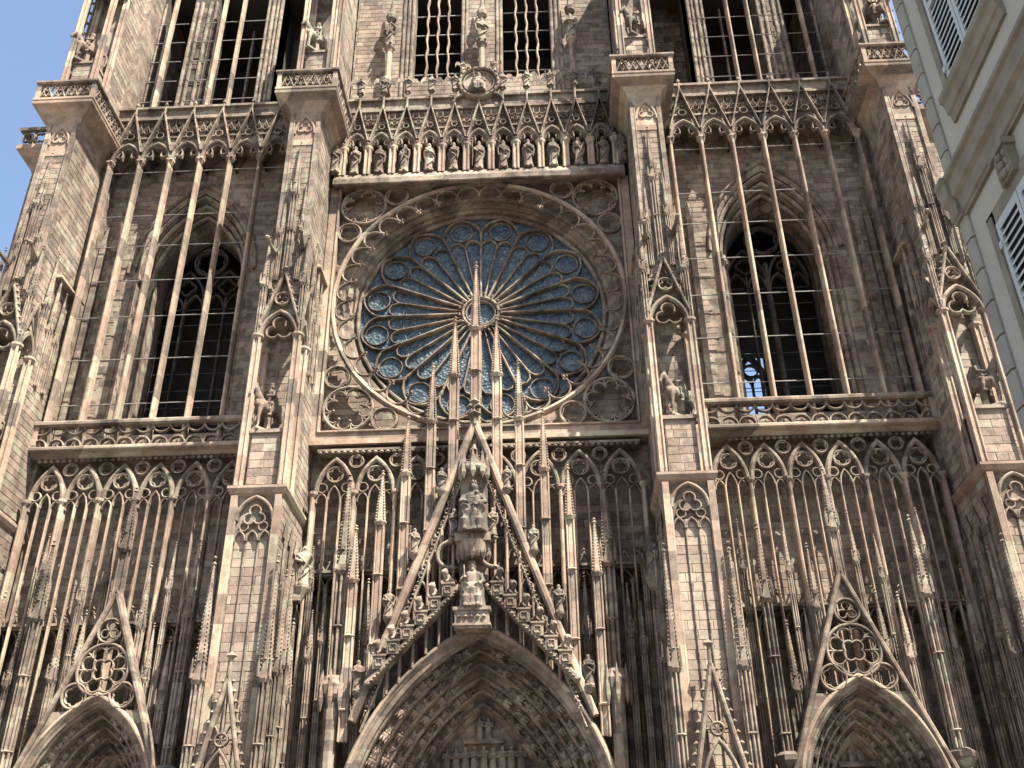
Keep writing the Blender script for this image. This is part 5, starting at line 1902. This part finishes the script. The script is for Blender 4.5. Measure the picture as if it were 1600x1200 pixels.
km = carved(seated(False, 4, True), 'seated_statue', 0.012)
place('seated_statue', km, 'crowned bearded king seated on the throne just above the portal arch', 'statue', (0, GYc - 0.42, 15.1), 0, 2.1, None)
for e, sd in ((-1, 'left'), (1, 'right')):
    place('saint_statue', ST['folded' if e < 0 else 'down'], 'small attendant figure standing %s of the mother and child throne' % sd, 'statue', (e * 0.86, GYc - 0.25, 18.45), -e * 0.4, 1.35, 'attendants beside the throne')
lm_ = carved(lion(), 'lion_statue', 0.016)
for e, k, x, z in STEPS:
    sd = 'left' if e < 0 else 'right'
    place('lion_statue', lm_, 'small stone lion crouching on the %s step, %s from the top of the gable' % (sd, ORD[k]), 'statue', (x, GYc - 0.28, z), e * 0.55, 1.15, 'lions on the gable steps')
# console figures on the buttress flanks
for s, sd in ((-1, 'left'), (1, 'right')):
    place('saint_statue', ST['scroll' if s < 0 else 'staff'], 'stone figure on a bracket on the flank of the %s inner buttress' % sd, 'statue', (s * 7.85, -0.9, 16.9), -s * 0.5, 1.9, None)
    mb = MB()
    mb.lathe([(0.05, 16.1), (0.28, 16.6), (0.36, 16.8), (0.36, 16.9)], s * 7.85, -0.9, 8)
    mb.box(min(s * 7.8, s * 8.3), max(s * 7.8, s * 8.3), -1.1, -0.7, 16.2, 16.75)
    part('figure_bracket', mb, M_STONE, CATH)
# riders in the buttress niches, lower and upper row
hm = carved(horse(), 'horse', 0.035)
rm = carved(rider(1), 'rider', 0.028)
WH = {(-1, 0): 'left inner', (1, 0): 'right inner', (-1, 1): 'far left', (1, 1): 'far right'}
for s in (-1, 1):
    for kk, base in ((0, BC), (1, OC)):
        for up in (0, 1):
            cx = s * base - (s * 0.12 if up else 0)
            rz = {(-1, 0): 0.85, (1, 0): 0.62, (-1, 1): 0.75, (1, 1): PI - 0.7}[(s, kk)]
            lab = 'stone rider on a horse in the %s niche of the %s buttress' % ('upper' if up else 'lower', WH[(s, kk)])
            t = thing('rider_statue', lab, 'statue', (cx + s * 0.2, -3.0, 48.84 if up else 23.62), 'riders in the buttress niches')
            t.rotation_euler = (0, 0, rz)
            t.scale = (1.0, 1.0, 1.1)
            put('horse', hm, t)
            put('rider', rm, t)

# ------------------------------------------------------------------ corner house across the square, right foreground
HX = 10.85
HYF = -29.95
house = thing('corner_house', 'grey rendered town house with sandstone quoins and pale louvred shutters at right', 'house', (HX, HYF, 0))
HL = (HX, HYF, 0)


class LB(MB):
    """mesh builder in world metres whose result hangs under the house"""

    def mesh(self, *a, **k):
        self.v = [(x - HL[0], y - HL[1], z - HL[2]) for x, y, z in self.v]
        return MB.mesh(self, *a, **k)


mb = LB()
mb.box(HX, HX + 11, -52, HYF - 0.02, 0, 21.5)
part('wall', mb, M_RENDER, house)
mb = LB()
mb.loft([[(HX - 0.5, HYF + 0.5, 21.5), (HX + 11.5, HYF + 0.5, 21.5), (HX + 11.5, -52.5, 21.5), (HX - 0.5, -52.5, 21.5)],
         [(HX + 4.5, HYF - 4.5, 27), (HX + 6.5, HYF - 4.5, 27), (HX + 6.5, -48, 27), (HX + 4.5, -48, 27)]])
part('roof', mb, M_ROOF, house)
mb = LB()
prof = [(0.0, 21.0), (-0.15, 21.1), (-0.25, 21.3), (-0.5, 21.4), (-0.5, 21.55), (0.0, 21.6)]
mb.loft([[(HX + d, y, z) for d, z in prof] for y in (HYF + 0.4, -52)])
part('eaves_cornice', mb, M_TRIM, house)
# string course between the storeys, wrapped round the corner
for zc in (12.92, 5.6):
    mb = LB()
    prof = [(0.02, zc), (-0.07, zc), (-0.07, zc + 0.05), (-0.11, zc + 0.08), (-0.11, zc + 0.33), (-0.12, zc + 0.35), (-0.20, zc + 0.42), (-0.20, zc + 0.74), (-0.26, zc + 0.78), (-0.26, zc + 0.86), (0.02, zc + 0.90)]
    mb.loft([[(HX + d, y, z) for d, z in prof] for y in (HYF - 0.28, -52)])
    mb.loft([[(HX + d - 0.06, y, z) for d, z in prof] for y in (HYF + 0.02, HYF - 0.30)])
    mb.loft([[(x, HYF - d + 0.02, z) for d, z in prof] for x in (HX - 0.02, HX + 11)])
    part('string_course', mb, M_TRIM, house)
# rounded quoin blocks
z = 0.0
while z < 21.0:
    hq = 0.655
    if not (12.8 < z + hq * 0.5 < 13.85 or 5.5 < z + hq * 0.5 < 6.55):
        mb = LB()
        rr = 0.055
        outs = []
        for y, d in ((HYF - 0.32, 0.0), (HYF - 0.32, 0.04), (HYF - 0.28, 0.075), (HYF - 0.10, 0.085), (HYF - 0.03, 0.07), (HYF + 0.03, 0.02), (HYF + 0.06, -0.06), (HYF + 0.06, -0.5), (HYF - 0.05, -0.5)):
            outs.append((HX - d, y))
        mb.loft([[(x, y, z + g_) for x, y in outs] for g_ in (0.02,)] + [[(x - 0.0, y, z + hq - 0.02) for x, y in outs]])
        part('quoin', mb, M_QUOIN, house)
    z += hq


def house_window(yc, zb, zt, key):
    w = 0.86
    mb = LB()
    y0, y1 = yc - w - 0.0, yc + w
    for a, b_ in ((y0 - 0.27, y0), (y1, y1 + 0.27)):
        mb.box(HX - 0.07, HX + 0.02, a, b_, zb - 0.1, zt + 0.28)
        mb.box(HX - 0.10, HX + 0.02, a + 0.05, b_ - 0.05, zb - 0.1, zt + 0.2)
    mb.box(HX - 0.07, HX + 0.02, y0 - 0.27, y1 + 0.27, zt, zt + 0.28)
    win = part('window', mb, M_TRIM, house)
    mb = LB()
    prof = [(0.02, zb - 0.62), (-0.06, zb - 0.62), (-0.08, zb - 0.45), (-0.12, zb - 0.42), (-0.14, zb - 0.22), (-0.20, zb - 0.16), (-0.20, zb - 0.04), (0.02, zb)]
    mb.loft([[(HX + d, y, z) for d, z in prof] for y in (y0 - 0.32, y1 + 0.32)])
    part('sill', mb, M_TRIM, win)
    for a, b_ in ((yc, yc + w), (yc - w, yc)):
        mb = LB()
        X0, X1 = HX - 0.09, HX - 0.03
        mb.box(X0, X1, a + 0.012, a + 0.10, zb + 0.02, zt - 0.01)
        mb.box(X0, X1, b_ - 0.10, b_ - 0.012, zb + 0.02, zt - 0.01)
        zmid = zb + (zt - zb) * 0.5
        for q0, q1 in ((zb + 0.02, zb + 0.13), (zmid - 0.06, zmid + 0.06), (zt - 0.12, zt - 0.01)):
            mb.box(X0 + 0.004, X1, a + 0.10, b_ - 0.10, q0, q1)
        sh = part('shutter', mb, M_SHUT, win)
        mb = LB()
        z = zb + 0.17
        while z < zt - 0.15:
            if abs(z + 0.02 - zmid) > 0.1:
                mb.loft([[(X0 + 0.006, y, z - 0.02), (X0 + 0.006, y, z + 0.03), (X1 - 0.004, y, z + 0.075), (X1 - 0.004, y, z + 0.045)] for y in (a + 0.10, b_ - 0.10)])
            z += 0.148
        o = part('slats', mb, M_SHUT, win)
        o['kind'] = 'stuff'
    mb = LB()
    mb.box(HX - 0.028, HX - 0.012, y0, y1, zb, zt)
    part('slat_shade_sheet', mb, M_DARK, win)  # dark sheet on the wall, painted as the shade between the slats
    for yy in (y1 - 0.05, y0 + 0.05):
        for q0 in (zb + 0.28, zt - 0.5):
            mb = LB()
            mb.box(HX - 0.13, HX - 0.085, yy - 0.03, yy + 0.05, q0, q0 + 0.12)
            part('hinge', mb, M_SHUT, win)
    if key:
        mb = LB()                                            # carved keystone over the lower windows
        mb.box(HX - 0.22, HX + 0.02, yc - 0.27, yc + 0.27, zt + 0.72, zt + 0.84)
        mb.box(HX - 0.16, HX + 0.02, yc - 0.22, yc + 0.22, zt + 0.2, zt + 0.72)
        for q in range(3):
            mb.blob((HX - 0.18, yc, zt + 0.3 + 0.16 * q), 0.08, 0.16 - 0.03 * q, 0.07)
            mb.blob((HX - 0.15, yc + 0.14, zt + 0.3 + 0.16 * q), 0.06, 0.06, 0.08)
            mb.blob((HX - 0.15, yc - 0.14, zt + 0.3 + 0.16 * q), 0.06, 0.06, 0.08)
        part('keystone', mb, M_TRIM, win)


for yc in (-31.96, -35.3, -38.6):
    house_window(yc, 15.18, 19.0, False)
    house_window(yc, 8.0, 12.02, True)
